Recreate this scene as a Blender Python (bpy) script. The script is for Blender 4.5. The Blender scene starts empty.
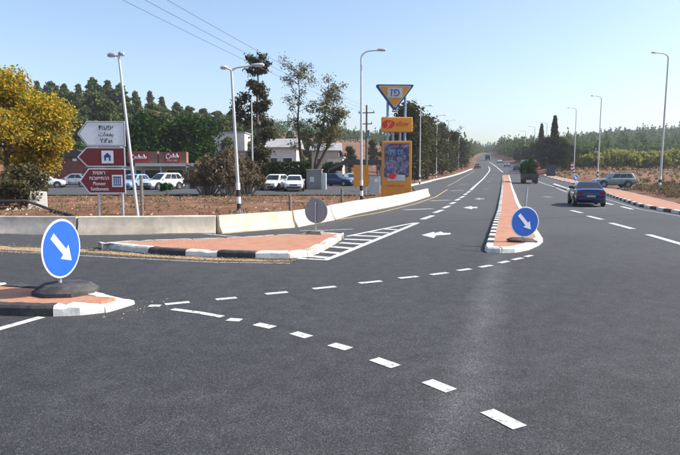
import bpy, bmesh, math, random
import numpy as np
from mathutils import Vector, Matrix

R = math.radians
random.seed(7)
rng = np.random.default_rng(7)
sc = bpy.context.scene
col = sc.collection

# ------------------------------------------------------------------ camera
F, CX, CY, H = 585.0, 340.0, 227.5, 2.0
PITCH = math.atan(57.5 / F)
cam = bpy.data.cameras.new('camera')
cam.sensor_width = 36.0
cam.lens = 36.0 * F / 680.0
cam.clip_start, cam.clip_end = 0.1, 6000
camo = bpy.data.objects.new('camera', cam)
col.objects.link(camo)
camo.location = (0, 0, H)
camo.rotation_euler = (math.pi / 2 - PITCH, 0, 0)
sc.camera = camo
sc.render.resolution_x, sc.render.resolution_y = 1024, 685

# ------------------------------------------------------------------ world, sun, exposure
SUN_EL, SUN_AZ = R(42), R(89)          # azimuth clockwise from +Y (the view direction)
w = bpy.data.worlds.new('World')
sc.world = w
w.use_nodes = True
nt = w.node_tree
bg = nt.nodes['Background']
sky = nt.nodes.new('ShaderNodeTexSky')
sky.sky_type = 'NISHITA'
sky.sun_disc = False
sky.sun_elevation = SUN_EL
sky.sun_rotation = SUN_AZ
sky.altitude = 100
sky.air_density = 1.0
sky.dust_density = 2.0
sky.ozone_density = 2.2
nt.links.new(sky.outputs[0], bg.inputs[0])
bg.inputs[1].default_value = 0.125
sl = bpy.data.lights.new('sun', 'SUN')
sl.energy = 3.9
sl.angle = R(0.53)
sl.color = (1.0, 0.94, 0.85)
so = bpy.data.objects.new('sun', sl)
col.objects.link(so)
SUN = Vector((math.sin(SUN_AZ) * math.cos(SUN_EL), math.cos(SUN_AZ) * math.cos(SUN_EL), math.sin(SUN_EL)))
so.rotation_euler = SUN.to_track_quat('Z', 'Y').to_euler()
so.location = (60, -10, 60)
sc.view_settings.view_transform = 'Standard'
sc.view_settings.look = 'None'
sc.view_settings.exposure = 0.9
sc.view_settings.gamma = 1.0
sc.view_settings.use_curve_mapping = False


# ------------------------------------------------------------------ pixel -> ground
def zr(y):                              # height of the road along its run
    if y < 80: return 0.0
    if y < 160: return (y - 80) ** 2 / 4000.0
    if y < 620: return 1.6 + (y - 160) * 0.04
    return 20.0 + (y - 620) * 0.005


def ray(x, y):
    u, v = x - CX, y - CY
    return u, F * math.cos(PITCH) - v * math.sin(PITCH), -F * math.sin(PITCH) - v * math.cos(PITCH)


def G(x, y, dz=0.0):                    # where the sight line through a pixel meets the road level
    d = ray(x, y)
    f = lambda Y: H + d[2] / d[1] * Y - zr(Y) - dz
    Y = 1.0
    while Y < 1200 and f(Y) > 0: Y *= 1.01
    a, b = Y / 1.01, Y
    for _ in range(30):
        m = (a + b) / 2
        if f(m) < 0: b = m
        else: a = m
    return d[0] / d[1] * a, a


def D(x, y, Y):                         # point at a known depth
    d = ray(x, y)
    return d[0] / d[1] * Y, Y, H + d[2] / d[1] * Y


LY = [(-20, -70), (18.0, -70), (18.3, -11), (18.6, -4.2), (20.5, -2.1), (23.4, -.8), (25.5, -.5), (33.6, 2.8), (45, 6.2), (51, 7.2), (54, 7.0),
      (73, 8.8), (107, 17.5), (177, 40), (215, 51), (294, 68), (463, 110), (640, 161)]
RY = [(-20, 70), (17, 70), (18.5, 22), (20, 17), (22.5, 14.9), (26.7, 15.5), (31.7, 16.3), (45.2, 20.9), (73.6, 30.8), (107, 40.2), (131, 45.4),
      (177, 57.5), (215, 66), (294, 80), (463, 119), (640, 168)]
ly, lx = np.array(LY).T
ry, rx = np.array(RY).T
Lx = lambda y: float(np.interp(y, ly, lx))
Rx = lambda y: float(np.interp(y, ry, rx))


def ss(a, b, v):
    t = min(1, max(0, (v - a) / (b - a)))
    return t * t * (3 - 2 * t)


SIDE = [(26, 70), (31, 61.5), (38, 55), (50, 51), (110, 44)]


def dside(x, y):
    best = 1e9
    for (x0, y0), (x1, y1) in zip(SIDE, SIDE[1:]):
        dx, dy = x1 - x0, y1 - y0
        t = min(1, max(0, ((x - x0) * dx + (y - y0) * dy) / (dx * dx + dy * dy)))
        best = min(best, math.hypot(x - x0 - t * dx, y - y0 - t * dy))
    return best


def bump(x, y):
    return (math.sin(x * .9 + 1.3 * math.sin(y * .37)) * math.sin(y * .8 + 1.1 * math.sin(x * .5)) * .5
            + math.sin(x * 2.3 + y * .7) * math.sin(y * 2.1 - x * .4) * .3)


def gz(x, y):                           # terrain height
    z = zr(y) - 0.07
    dl, dr = Lx(y) - x, x - Rx(y)
    if dl > 0:
        wgt = ss(.8, 3, dl)
        z += wgt * (.05 + .05 * bump(x, y)) * (1 - .9 * ss(40, 47, y) * (1 - ss(74, 82, y)))
        A = np.interp(dl, [0, 8, 40, 80, 135, 220, 500], [0, 0, 5, 9.5, 16, 20, 26])
        z += float(A) * ss(84, 185, y)
        if y > 85: z += wgt * .35 * bump(x * .2, y * .2)
        z += -.02 * ss(0, 60, dl)
    if dr > 0:
        wgt = ss(.8, 5, dr)
        k = ss(3.6, 8, dside(x, y))
        z += wgt * k * (.35 + .07 * bump(x, y) + .45 * ss(70, 110, y))
        A = np.interp(dr, [0, 30, 120, 300, 900], [0, 2, 14, 24, 28])
        z += float(A) * ss(230, 640, y)
    if y > 620: z += ss(620, 900, y) * 6
    return z


# ------------------------------------------------------------------ helpers
def tag(o, label=None, cat=None, group=None, kind=None):
    if label: o['label'] = label
    if cat: o['category'] = cat
    if group: o['group'] = group
    if kind: o['kind'] = kind
    return o


def empty(name, loc=(0, 0, 0), rz=0.0, label=None, cat=None, group=None, tilt=(0, 0)):
    o = bpy.data.objects.new(name, None)
    o.empty_display_size = .2
    col.objects.link(o)
    o.location = loc
    o.rotation_euler = (tilt[0], tilt[1], rz)
    return tag(o, label, cat, group)


class MB:
    def __init__(s): s.v, s.f, s.mi = [], [], []

    def add(s, vs, fs, m=0):
        n = len(s.v)
        s.v += [tuple(p) for p in vs]
        s.f += [tuple(i + n for i in f) for f in fs]
        s.mi += [m] * len(fs)
        return s

    def box(s, c, d, rz=0, m=0, top=None):
        x, y, z = [k / 2 for k in d]
        tx, ty = (x, y) if top is None else (top[0] / 2, top[1] / 2)
        vs = [(-x, -y, -z), (x, -y, -z), (x, y, -z), (-x, y, -z), (-tx, -ty, z), (tx, -ty, z), (tx, ty, z), (-tx, ty, z)]
        ca, sa = math.cos(rz), math.sin(rz)
        vs = [(c[0] + a * ca - b * sa, c[1] + a * sa + b * ca, c[2] + e) for a, b, e in vs]
        return s.add(vs, [(3, 2, 1, 0), (4, 5, 6, 7), (0, 1, 5, 4), (1, 2, 6, 5), (2, 3, 7, 6), (3, 0, 4, 7)], m)

    def tube(s, path, rad, seg=8, cap=True, m=0):
        path = [Vector(p) for p in path]
        if not hasattr(rad, '__len__'): rad = [rad] * len(path)
        n0 = len(path)
        vs, fs = [], []
        up = Vector((0, 0, 1))
        prev = None
        for i, p in enumerate(path):
            t = (path[min(i + 1, n0 - 1)] - path[max(i - 1, 0)]).normalized()
            if prev is None:
                a = t.cross(up)
                if a.length < 1e-3: a = t.cross(Vector((1, 0, 0)))
            else:
                a = prev - t * prev.dot(t)
            a.normalize()
            prev = a
            b = t.cross(a)
            for k in range(seg):
                an = 2 * math.pi * k / seg
                vs.append(p + (a * math.cos(an) + b * math.sin(an)) * rad[i])
        for i in range(n0 - 1):
            for k in range(seg):
                k2 = (k + 1) % seg
                fs.append((i * seg + k, i * seg + k2, (i + 1) * seg + k2, (i + 1) * seg + k))
        if cap:
            fs.append(tuple(range(seg))[::-1])
            fs.append(tuple((n0 - 1) * seg + k for k in range(seg)))
        return s.add(vs, fs, m)

    def prism(s, pts, z0, z1, m=0):     # polygon in xy extruded in z
        n = len(pts)
        vs = [(x, y, z0) for x, y in pts] + [(x, y, z1) for x, y in pts]
        fs = [tuple(range(n))[::-1], tuple(range(n, 2 * n))] + [(i, (i + 1) % n, n + (i + 1) % n, n + i) for i in range(n)]
        return s.add(vs, fs, m)

    def slab(s, pts, y0, y1, m=0):      # polygon in xz extruded in y
        n = len(pts)
        vs = [(x, y0, z) for x, z in pts] + [(x, y1, z) for x, z in pts]
        fs = [tuple(range(n)), tuple(range(n, 2 * n))[::-1]] + [(i, n + i, n + (i + 1) % n, (i + 1) % n) for i in range(n)]
        return s.add(vs, fs, m)

    def lathe(s, prof, seg=16, axis='z', m=0):
        vs, fs = [], []
        for r_, h_ in prof:
            for k in range(seg):
                a = 2 * math.pi * k / seg
                p = (r_ * math.cos(a), r_ * math.sin(a), h_)
                vs.append(p if axis == 'z' else (p[0], p[2], p[1]))
        n = len(prof)
        for i in range(n - 1):
            for k in range(seg):
                k2 = (k + 1) % seg
                fs.append((i * seg + k, i * seg + k2, (i + 1) * seg + k2, (i + 1) * seg + k))
        fs.append(tuple(range(seg))[::-1])
        fs.append(tuple((n - 1) * seg + k for k in range(seg)))
        return s.add(vs, fs, m)

    def mesh(s, name, mats, smooth=None):
        me = bpy.data.meshes.new(name)
        me.from_pydata(s.v, [], s.f)
        for m_ in (mats if isinstance(mats, (list, tuple)) else [mats]): me.materials.append(m_)
        if any(s.mi): me.polygons.foreach_set('material_index', s.mi)
        bm = bmesh.new()
        bm.from_mesh(me)
        bmesh.ops.recalc_face_normals(bm, faces=bm.faces)
        bm.to_mesh(me)
        bm.free()
        if smooth is not None:
            me.shade_smooth()
            me.set_sharp_from_angle(angle=R(smooth))
        me.update()
        return me

    def obj(s, name, mats, parent=None, smooth=None, loc=None, bev=0):
        me = s.mesh(name, mats, smooth)
        if bev:
            bm = bmesh.new()
            bm.from_mesh(me)
            es = [e for e in bm.edges if len(e.link_faces) == 2 and e.calc_face_angle() > R(25)]
            bmesh.ops.bevel(bm, geom=es, offset=bev, segments=2, affect='EDGES', profile=.6, clamp_overlap=True)
            bm.to_mesh(me)
            bm.free()
        return link(name, me, parent, loc)


def link(name, me, parent=None, loc=None):
    o = bpy.data.objects.new(name, me)
    col.objects.link(o)
    if parent: o.parent = parent
    if loc: o.location = loc
    return o


def copy_tree(o, loc=None, rz=None, scale=None, label=None, group=None, parent=None):
    c = o.copy()
    col.objects.link(c)
    c.parent = parent
    for ch in list(o.children): copy_tree(ch, parent=c)
    if loc: c.location = loc
    if rz is not None: c.rotation_euler = (c.rotation_euler[0], c.rotation_euler[1], rz)
    if scale: c.scale = scale if hasattr(scale, '__len__') else (scale,) * 3
    if label: c['label'] = label
    if group: c['group'] = group
    return c


# ------------------------------------------------------------------ materials
def newmat(name):
    m = bpy.data.materials.new(name)
    m.use_nodes = True
    return m, m.node_tree, m.node_tree.nodes['Principled BSDF']


def ramp(nt, stops, interp='LINEAR'):
    r_ = nt.nodes.new('ShaderNodeValToRGB')
    r_.color_ramp.interpolation = interp
    els = r_.color_ramp.elements
    while len(els) < len(stops): els.new(.5)
    for e, (p, c) in zip(els, stops):
        e.position = p
        e.color = (*c, 1) if len(c) == 3 else c
    return r_


def noise(nt, scale, detail=4, rough=.55, coord='Object', dist=0):
    tc = nt.nodes.new('ShaderNodeTexCoord') if coord != 'Position' else nt.nodes.new('ShaderNodeNewGeometry')
    n = nt.nodes.new('ShaderNodeTexNoise')
    n.inputs['Scale'].default_value = scale
    n.inputs['Detail'].default_value = detail
    n.inputs['Roughness'].default_value = rough
    n.inputs['Distortion'].default_value = dist
    nt.links.new(tc.outputs[coord], n.inputs['Vector'])
    return n


def mixc(nt, fac, a, b, mode='MIX'):
    m = nt.nodes.new('ShaderNodeMix')
    m.data_type = 'RGBA'
    m.blend_type = mode
    for sock, v in ((m.inputs[0], fac), (m.inputs[6], a), (m.inputs[7], b)):
        if hasattr(v, 'links'): nt.links.new(v, sock)
        elif isinstance(v, (int, float)): sock.default_value = v
        else: sock.default_value = (*v, 1)
    return m.outputs[2]


def mat(name, c, rough=.6, metal=0, var=.18, scale=6, coat=0, dirt=None, bumpv=0, coord='Object'):
    m, nt, b = newmat(name)
    n = noise(nt, scale, 5, .6, coord)
    c2 = tuple(max(0, k * (1 - var)) for k in c)
    c1 = tuple(min(1, k * (1 + var)) for k in c)
    rp = ramp(nt, [(.3, c2), (.7, c1)])
    nt.links.new(n.outputs[0], rp.inputs[0])
    out = rp.outputs[0]
    if dirt:
        n2 = noise(nt, scale * .37, 6, .7, coord)
        r2 = ramp(nt, [(.48, (0, 0, 0)), (.72, (1, 1, 1))])
        nt.links.new(n2.outputs[0], r2.inputs[0])
        out = mixc(nt, r2.outputs[0], out, dirt)
    nt.links.new(out, b.inputs['Base Color'])
    b.inputs['Roughness'].default_value = rough
    b.inputs['Metallic'].default_value = metal
    b.inputs['Coat Weight'].default_value = coat
    if bumpv:
        bp = nt.nodes.new('ShaderNodeBump')
        bp.inputs['Strength'].default_value = bumpv
        bp.inputs['Distance'].default_value = .02
        nt.links.new(n.outputs[0], bp.inputs['Height'])
        nt.links.new(bp.outputs[0], b.inputs['Normal'])
    return m


def asphalt_nodes(nt, dark=(.034, .0345, .037), light=(.067, .0675, .071)):
    ge = nt.nodes.new('ShaderNodeNewGeometry')
    vo = nt.nodes.new('ShaderNodeTexVoronoi')
    vo.inputs['Scale'].default_value = 105
    nt.links.new(ge.outputs['Position'], vo.inputs['Vector'])
    sp = nt.nodes.new('ShaderNodeSeparateColor')
    nt.links.new(vo.outputs['Color'], sp.inputs[0])
    mid = tuple((a + b) / 2 for a, b in zip(dark, light))
    r1 = ramp(nt, [(0, tuple(k * .6 for k in dark)), (.35, dark), (.7, mid), (.92, light), (1, tuple(k * 1.6 for k in light))])
    nt.links.new(sp.outputs[0], r1.inputs[0])
    big = noise(nt, .16, 5, .6, 'Position', .6)
    r2 = ramp(nt, [(.3, (.74, .74, .75)), (.7, (1.22, 1.21, 1.2))])
    nt.links.new(big.outputs[0], r2.inputs[0])
    md = noise(nt, 3.5, 5, .65, 'Position')
    r3 = ramp(nt, [(.3, (.75, .75, .75)), (.72, (1.25, 1.25, 1.25))])
    nt.links.new(md.outputs[0], r3.inputs[0])
    c = mixc(nt, 1.0, r1.outputs[0], r2.outputs[0], 'MULTIPLY')
    return vo, mixc(nt, 1.0, c, r3.outputs[0], 'MULTIPLY')


def make_asphalt():
    m, nt, b = newmat('asphalt')
    fine, c = asphalt_nodes(nt)
    # dusty wheel track crossing the junction, and rolled lane bands along the road
    ge = nt.nodes.new('ShaderNodeNewGeometry')
    sep = nt.nodes.new('ShaderNodeSeparateXYZ')
    nt.links.new(ge.outputs['Position'], sep.inputs[0])

    def band(x0, y0, x1, y1, wd, ya, yb):
        dx, dy = x1 - x0, y1 - y0
        L_ = math.hypot(dx, dy)
        def mth(op, a, bb):
            q = nt.nodes.new('ShaderNodeMath'); q.operation = op
            for i, vv in enumerate((a, bb)):
                if vv is None: continue
                if hasattr(vv, 'links'): nt.links.new(vv, q.inputs[i])
                else: q.inputs[i].default_value = vv
            return q.outputs[0]
        e = mth('ADD', mth('MULTIPLY', mth('SUBTRACT', sep.outputs[0], x0), dy / L_), mth('MULTIPLY', mth('SUBTRACT', sep.outputs[1], y0), -dx / L_))
        n_ = noise(nt, 1.6, 4, .6, 'Position')
        e = mth('ADD', e, mth('MULTIPLY', mth('SUBTRACT', n_.outputs[0], .5), wd * 1.2))
        k = mth('SUBTRACT', 1.0, mth('DIVIDE', mth('ABSOLUTE', e, None), wd))
        k = mth('MAXIMUM', k, 0.0)
        mr = nt.nodes.new('ShaderNodeMapRange'); mr.interpolation_type = 'SMOOTHSTEP'
        nt.links.new(sep.outputs[1], mr.inputs[0])
        mr.inputs[1].default_value, mr.inputs[2].default_value = ya, ya + 1.2
        mr2 = nt.nodes.new('ShaderNodeMapRange'); mr2.interpolation_type = 'SMOOTHSTEP'
        nt.links.new(sep.outputs[1], mr2.inputs[0])
        mr2.inputs[1].default_value, mr2.inputs[2].default_value = yb, yb + 1.0
        mr2.inputs[3].default_value, mr2.inputs[4].default_value = 1, 0
        return mth('MULTIPLY', k, mth('MULTIPLY', mr.outputs[0], mr2.outputs[0]))
    a0, a1 = G(497, 262), G(468, 385)
    k = band(a0[0], a0[1], a1[0], a1[1], .34, 3.6, 13.2)
    c = mixc(nt, k, c, (1.75, 1.73, 1.72), 'MULTIPLY')
    # flat paler grey mixed into the asphalt with growing distance
    mr = nt.nodes.new('ShaderNodeMapRange')
    nt.links.new(sep.outputs[1], mr.inputs[0])
    mr.inputs[1].default_value, mr.inputs[2].default_value = 9, 30
    mr.inputs[3].default_value, mr.inputs[4].default_value = 0.0, .42
    c = mixc(nt, mr.outputs[0], c, (.105, .105, .106))
    nt.links.new(c, b.inputs['Base Color'])
    b.inputs['Roughness'].default_value = .82
    b.inputs['Specular IOR Level'].default_value = .3
    bp = nt.nodes.new('ShaderNodeBump')
    bp.inputs['Strength'].default_value = .5
    bp.inputs['Distance'].default_value = .005
    nt.links.new(fine.outputs[0], bp.inputs['Height'])
    nt.links.new(bp.outputs[0], b.inputs['Normal'])
    return m


def make_paint(name, c, wear=.5):
    m, nt, b = newmat(name)
    _, a = asphalt_nodes(nt)
    n = noise(nt, 9, 7, .75, 'Position')
    r_ = ramp(nt, [(wear - .08, (1, 1, 1)), (wear + .08, (0, 0, 0))])
    nt.links.new(n.outputs[0], r_.inputs[0])
    n2 = noise(nt, 45, 2, .6, 'Position')
    r2 = ramp(nt, [(.36, tuple(k * .66 for k in c)), (.5, c)])
    nt.links.new(n2.outputs[0], r2.inputs[0])
    nt.links.new(mixc(nt, r_.outputs[0], a, r2.outputs[0]), b.inputs['Base Color'])
    b.inputs['Roughness'].default_value = .7
    return m


def make_soil():
    m, nt, b = newmat('red_soil')
    n = noise(nt, .35, 8, .68, 'Position', .5)
    r_ = ramp(nt, [(.28, (.105, .050, .030)), (.45, (.185, .090, .055)), (.6, (.26, .150, .095)), (.75, (.33, .235, .155))])
    nt.links.new(n.outputs[0], r_.inputs[0])
    n2 = noise(nt, 9, 6, .7, 'Position')
    r2 = ramp(nt, [(.35, (.55, .55, .55)), (.65, (1.2, 1.2, 1.2))])
    nt.links.new(n2.outputs[0], r2.inputs[0])
    nt.links.new(mixc(nt, 1.0, r_.outputs[0], r2.outputs[0], 'MULTIPLY'), b.inputs['Base Color'])
    b.inputs['Roughness'].default_value = .95
    b.inputs['Specular IOR Level'].default_value = .1
    bp = nt.nodes.new('ShaderNodeBump')
    bp.inputs['Strength'].default_value = .9
    bp.inputs['Distance'].default_value = .06
    nt.links.new(n2.outputs[0], bp.inputs['Height'])
    nt.links.new(bp.outputs[0], b.inputs['Normal'])
    return m


def make_paver():
    m, nt, b = newmat('red_paver')
    ge = nt.nodes.new('ShaderNodeNewGeometry')
    br = nt.nodes.new('ShaderNodeTexBrick')
    mp = nt.nodes.new('ShaderNodeMapping')
    mp.inputs['Rotation'].default_value = (0, 0, R(-16))
    nt.links.new(ge.outputs['Position'], mp.inputs[0])
    nt.links.new(mp.outputs[0], br.inputs['Vector'])
    br.inputs['Scale'].default_value = 1.0
    br.inputs['Brick Width'].default_value = .21
    br.inputs['Row Height'].default_value = .105
    br.inputs['Mortar Size'].default_value = .007
    br.inputs['Color1'].default_value = (.35, .135, .080, 1)
    br.inputs['Color2'].default_value = (.44, .19, .115, 1)
    br.inputs['Mortar'].default_value = (.22, .13, .09, 1)
    n = noise(nt, 1.1, 7, .7, 'Position')
    r_ = ramp(nt, [(.35, (0, 0, 0)), (.8, (.8, .8, .8))])
    nt.links.new(n.outputs[0], r_.inputs[0])
    nt.links.new(mixc(nt, r_.outputs[0], br.outputs[0], (.42, .25, .15)), b.inputs['Base Color'])
    b.inputs['Roughness'].default_value = .9
    bp = nt.nodes.new('ShaderNodeBump')
    bp.inputs['Strength'].default_value = .5
    bp.inputs['Distance'].default_value = .006
    nt.links.new(br.outputs['Fac'], bp.inputs['Height'])
    bp.invert = True
    nt.links.new(bp.outputs[0], b.inputs['Normal'])
    return m


def leafmat(name, cols, trans=.3):
    m = bpy.data.materials.new(name)
    m.use_nodes = True
    nt = m.node_tree
    nt.nodes.remove(nt.nodes['Principled BSDF'])
    ge = nt.nodes.new('ShaderNodeNewGeometry')
    n = len(cols)
    r_ = ramp(nt, [((i + .5) / n, c) for i, c in enumerate(cols)])
    ns = noise(nt, .55, 2, .5, 'Position')
    ad = nt.nodes.new('ShaderNodeMath'); ad.operation = 'MULTIPLY_ADD'
    nt.links.new(ns.outputs[0], ad.inputs[0]); ad.inputs[1].default_value = 1.1; ad.inputs[2].default_value = -.55
    a2 = nt.nodes.new('ShaderNodeMath'); a2.operation = 'ADD'
    nt.links.new(ge.outputs['Random Per Island'], a2.inputs[0]); nt.links.new(ad.outputs[0], a2.inputs[1])
    nt.links.new(a2.outputs[0], r_.inputs[0])
    oi = nt.nodes.new('ShaderNodeObjectInfo')
    r3 = ramp(nt, [(0, (.8, .8, .8)), (1, (1.15, 1.15, 1.15))])
    nt.links.new(oi.outputs['Random'], r3.inputs[0])
    c = mixc(nt, 1.0, r_.outputs[0], r3.outputs[0], 'MULTIPLY')
    d = nt.nodes.new('ShaderNodeBsdfDiffuse')
    t = nt.nodes.new('ShaderNodeBsdfTranslucent')
    mx = nt.nodes.new('ShaderNodeMixShader')
    mx.inputs[0].default_value = trans
    nt.links.new(c, d.inputs[0]); nt.links.new(c, t.inputs[0])
    nt.links.new(d.outputs[0], mx.inputs[1]); nt.links.new(t.outputs[0], mx.inputs[2])
    nt.links.new(mx.outputs[0], nt.nodes['Material Output'].inputs[0])
    return m


M = {}
M['asphalt'] = make_asphalt()
M['paint'] = make_paint('white_road_paint', (.58, .58, .56), .60)
M['paint_old'] = make_paint('worn_white_road_paint', (.36, .36, .35), .55)
M['paint_yellow'] = make_paint('worn_yellow_road_paint', (.50, .36, .15), .56)
M['seam'] = mat('road_seam_tar', (.035, .035, .04), .8, var=.3, scale=5, coord='Generated')
M['soil'] = make_soil()
M['paver'] = make_paver()
M['kerb_white'] = mat('white_kerb_paint', (.70, .69, .64), .75, var=.10, scale=9, dirt=(.40, .38, .34), bumpv=.5)
M['kerb_black'] = mat('black_kerb_paint', (.035, .034, .034), .75, var=.4, scale=9, dirt=(.09, .085, .08), bumpv=.5)
M['kerb_grey'] = mat('plain_concrete_kerb', (.40, .37, .33), .85, var=.2, scale=7, dirt=(.26, .23, .2), bumpv=.5)
M['concrete'] = mat('cream_barrier_concrete', (.62, .53, .41), .85, var=.10, scale=4, dirt=(.44, .37, .29), bumpv=.5)
M['concrete_grey'] = mat('grey_barrier_concrete', (.47, .42, .36), .88, var=.12, scale=4, dirt=(.33, .28, .24), bumpv=.5)  # greyer, darker concrete than the cream barriers
M['galv'] = mat('galvanised_steel', (.42, .44, .46), .5, .55, var=.12, scale=10)
M['pole'] = mat('lamp_pole_grey', (.50, .51, .52), .5, .25, var=.1, scale=4)
M['rust'] = mat('rusty_post_steel', (.21, .17, .14), .8, .2, var=.3, scale=12)
M['white'] = mat('white_paint', (.78, .78, .76), .5, var=.06, scale=6)
M['black'] = mat('black_paint', (.02, .02, .022), .6, var=.3, scale=6)
M['sign_blue'] = mat('blue_sign_sheet', (.020, .105, .46), .35, var=.06, scale=4)
M['sign_white'] = mat('white_sign_sheet', (.68, .70, .74), .4, var=.04, scale=4)
M['sign_grey'] = mat('bare_sign_back', (.27, .28, .30), .6, .3, var=.08, scale=5)
M['sign_red'] = mat('maroon_sign_sheet', (.15, .013, .018), .45, var=.08, scale=4)
M['rubber'] = mat('black_rubber', (.035, .034, .036), .75, var=.35, scale=9, dirt=(.10, .09, .085))
M['rubber_brown'] = mat('brown_rubber', (.07, .05, .04), .85, var=.35, scale=9)
M['orange'] = mat('orange_sign_panel', (.58, .24, .022), .4, var=.05, scale=2)
M['yellow'] = mat('amber_sign_panel', (.70, .27, .012), .4, var=.05, scale=2)
M['navy'] = mat('navy_sign_paint', (.015, .05, .20), .4, var=.1, scale=4)
M['red'] = mat('red_sign_paint', (.55, .015, .015), .4, var=.08, scale=4)
M['pink'] = mat('pink_print', (.65, .13, .35), .4, var=.1, scale=4)
M['cyan'] = mat('cyan_print', (.10, .38, .72), .4, var=.1, scale=4)
M['palegrey'] = mat('pale_grey_print', (.45, .50, .52), .5, var=.1, scale=4)
M['tube_blue'] = mat('blue_grey_tube', (.25, .33, .42), .4, .5, var=.1, scale=4)
M['bark'] = mat('bark', (.10, .075, .055), .95, var=.35, scale=12, bumpv=.8)
M['bark_grey'] = mat('grey_bark', (.19, .165, .14), .95, var=.3, scale=12, bumpv=.8)
M['plaster'] = mat('white_plaster', (.62, .60, .55), .9, var=.08, scale=1.5, dirt=(.46, .43, .38))
M['plaster_tan'] = mat('tan_plaster', (.46, .38, .29), .9, var=.1, scale=1.5, dirt=(.36, .29, .22))
M['brickwall'] = mat('brown_red_wall', (.22, .062, .045), .85, var=.15, scale=2, dirt=(.11, .05, .038))
M['roof_grey'] = mat('grey_roof_sheet', (.33, .33, .33), .7, var=.12, scale=2, dirt=(.22, .21, .2))
M['roof_dark'] = mat('dark_roof_felt', (.05, .045, .045), .8, var=.2, scale=2)
M['fascia'] = mat('brown_fascia', (.22, .115, .075), .7, var=.1, scale=2)
M['fascia_red'] = mat('red_fascia', (.33, .03, .035), .5, var=.1, scale=2)
M['glassdark'] = mat('dark_glass', (.012, .016, .022), .08, var=.2, scale=2)
M['cabinet'] = mat('grey_cabinet', (.19, .19, .19), .7, var=.12, scale=4, dirt=(.12, .115, .11))
M['container'] = mat('dark_blue_container', (.025, .04, .075), .6, var=.15, scale=3)
M['tyre'] = mat('tyre_rubber', (.018, .018, .019), .8, var=.2, scale=9)
M['rim'] = mat('alloy_rim', (.42, .43, .45), .35, .8, var=.06, scale=9)
M['carglass'] = mat('car_glass', (.02, .028, .036), .06, var=.1, scale=3)
M['plastic'] = mat('black_plastic', (.02, .02, .021), .6, var=.15, scale=9)
M['lampred'] = mat('tail_lamp_red', (.16, .008, .010), .2, var=.1, scale=5)
M['lampclear'] = mat('head_lamp_clear', (.65, .67, .70), .12, .3, var=.05, scale=5)
M['plate'] = mat('number_plate', (.42, .36, .14), .5, var=.05, scale=5)
M['gravel'] = mat('yellow_gravel', (.38, .265, .145), .95, var=.55, scale=60, bumpv=1, coord='Generated')
M['stone'] = mat('pale_stone', (.42, .34, .26), .95, var=.25, scale=8)
M['wire'] = mat('power_wire', (.10, .11, .12), .6, .3, var=.1, scale=2)
M['wood'] = mat('weathered_pole_wood', (.13, .11, .095), .9, var=.25, scale=9)
M['dashmetal'] = mat('truck_bed_steel', (.055, .06, .065), .6, .3, var=.2, scale=5)


def carpaint(name, c, metal=.35):
    return mat(name, c, .28, metal, var=.03, scale=2, coat=.7)


# ------------------------------------------------------------------ ground, roads
def grid(name, xs, ys, fz, m):
    xs, ys = list(xs), list(ys)
    nx, ny = len(xs), len(ys)
    co = [(x, y, fz(x, y)) for y in ys for x in xs]
    fs = [(j * nx + i, j * nx + i + 1, (j + 1) * nx + i + 1, (j + 1) * nx + i) for j in range(ny - 1) for i in range(nx - 1)]
    me = bpy.data.meshes.new(name)
    me.from_pydata(co, [], fs)
    me.materials.append(m)
    me.shade_smooth()
    return link(name, me)


def steps(*a):
    out = [a[0]]
    for st, end in zip(a[1::2], a[2::2]):
        while out[-1] < end - 1e-6: out.append(min(end, out[-1] + st))
    return out


ground = grid('ground', steps(-700, 50, -200, 10, -60, 2, -24, .8, 34, 1.5, 66, 3, 180, 10, 300, 50, 1000),
              steps(-100, 20, -20, 2, 16, .8, 66, 2, 130, 4, 300, 10, 700, 50, 1200), gz, M['soil'])
tag(ground, 'reddish brown bare soil ground with dry patches', None, None, 'structure')


def ribbon(name, rows, m, z, nseg=1):
    mb = MB()
    n = nseg + 1
    for x0, x1, y in rows:
        for i in range(n): mb.v.append((x0 + (x1 - x0) * i / nseg, y, zr(y) + z))
    k = len(rows)
    mb.f = [(j * n + i, j * n + i + 1, (j + 1) * n + i + 1, (j + 1) * n + i) for j in range(k - 1) for i in range(nseg)]
    mb.mi = [0] * len(mb.f)
    return mb.obj(name, m)


rows = [(Lx(y) - (.8 if 17.9 < y < 52 else 0), Rx(y), y) for y in steps(-20, 5, 15, .25, 30, 1, 60, 2, 100, 4, 200, 10, 640)]
road = ribbon('road', rows, M['asphalt'], 0)
tag(road, 'dark asphalt junction and dual carriageway running into the distance', None, None, 'structure')


def strip(pts, wd, z, parent, name, m, zf=None, closed=False):
    """flat band of width wd along world polyline pts"""
    P = [Vector((x, y, 0)) for x, y in pts]
    # densify where the band is long so that it follows the road's grade
    Q = [P[0]]
    for a, b in zip(P, P[1:]):
        k = max(1, int((b - a).length / 6)) if max(a.y, b.y) > 75 else 1
        for i in range(1, k + 1): Q.append(a.lerp(b, i / k))
    P = Q
    vs, fs = [], []
    for i, p in enumerate(P):
        t = (P[min(i + 1, len(P) - 1)] - P[max(i - 1, 0)]).normalized()
        n = Vector((-t.y, t.x, 0)) * (wd / 2)
        for q in (p + n, p - n):
            vs.append((q.x, q.y, zr(q.y) + z if zf is None else zf(q.x, q.y)))
    fs = [(2 * i, 2 * i + 1, 2 * i + 3, 2 * i + 2) for i in range(len(P) - 1)]
    return MB().add(vs, fs).obj(name, m, parent)


def pxline(px, wd, name='lane_line', m='paint', z=.006):
    return strip([G(*p) for p in px], wd, z, road, name, M[m])


def pxpoly(px, name, m='paint', z=.006):
    pts = [G(*p) for p in px]
    return MB().add([(x, y, zr(y) + z) for x, y in pts], [tuple(range(len(pts)))]).obj(name, M[m], road)


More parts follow.
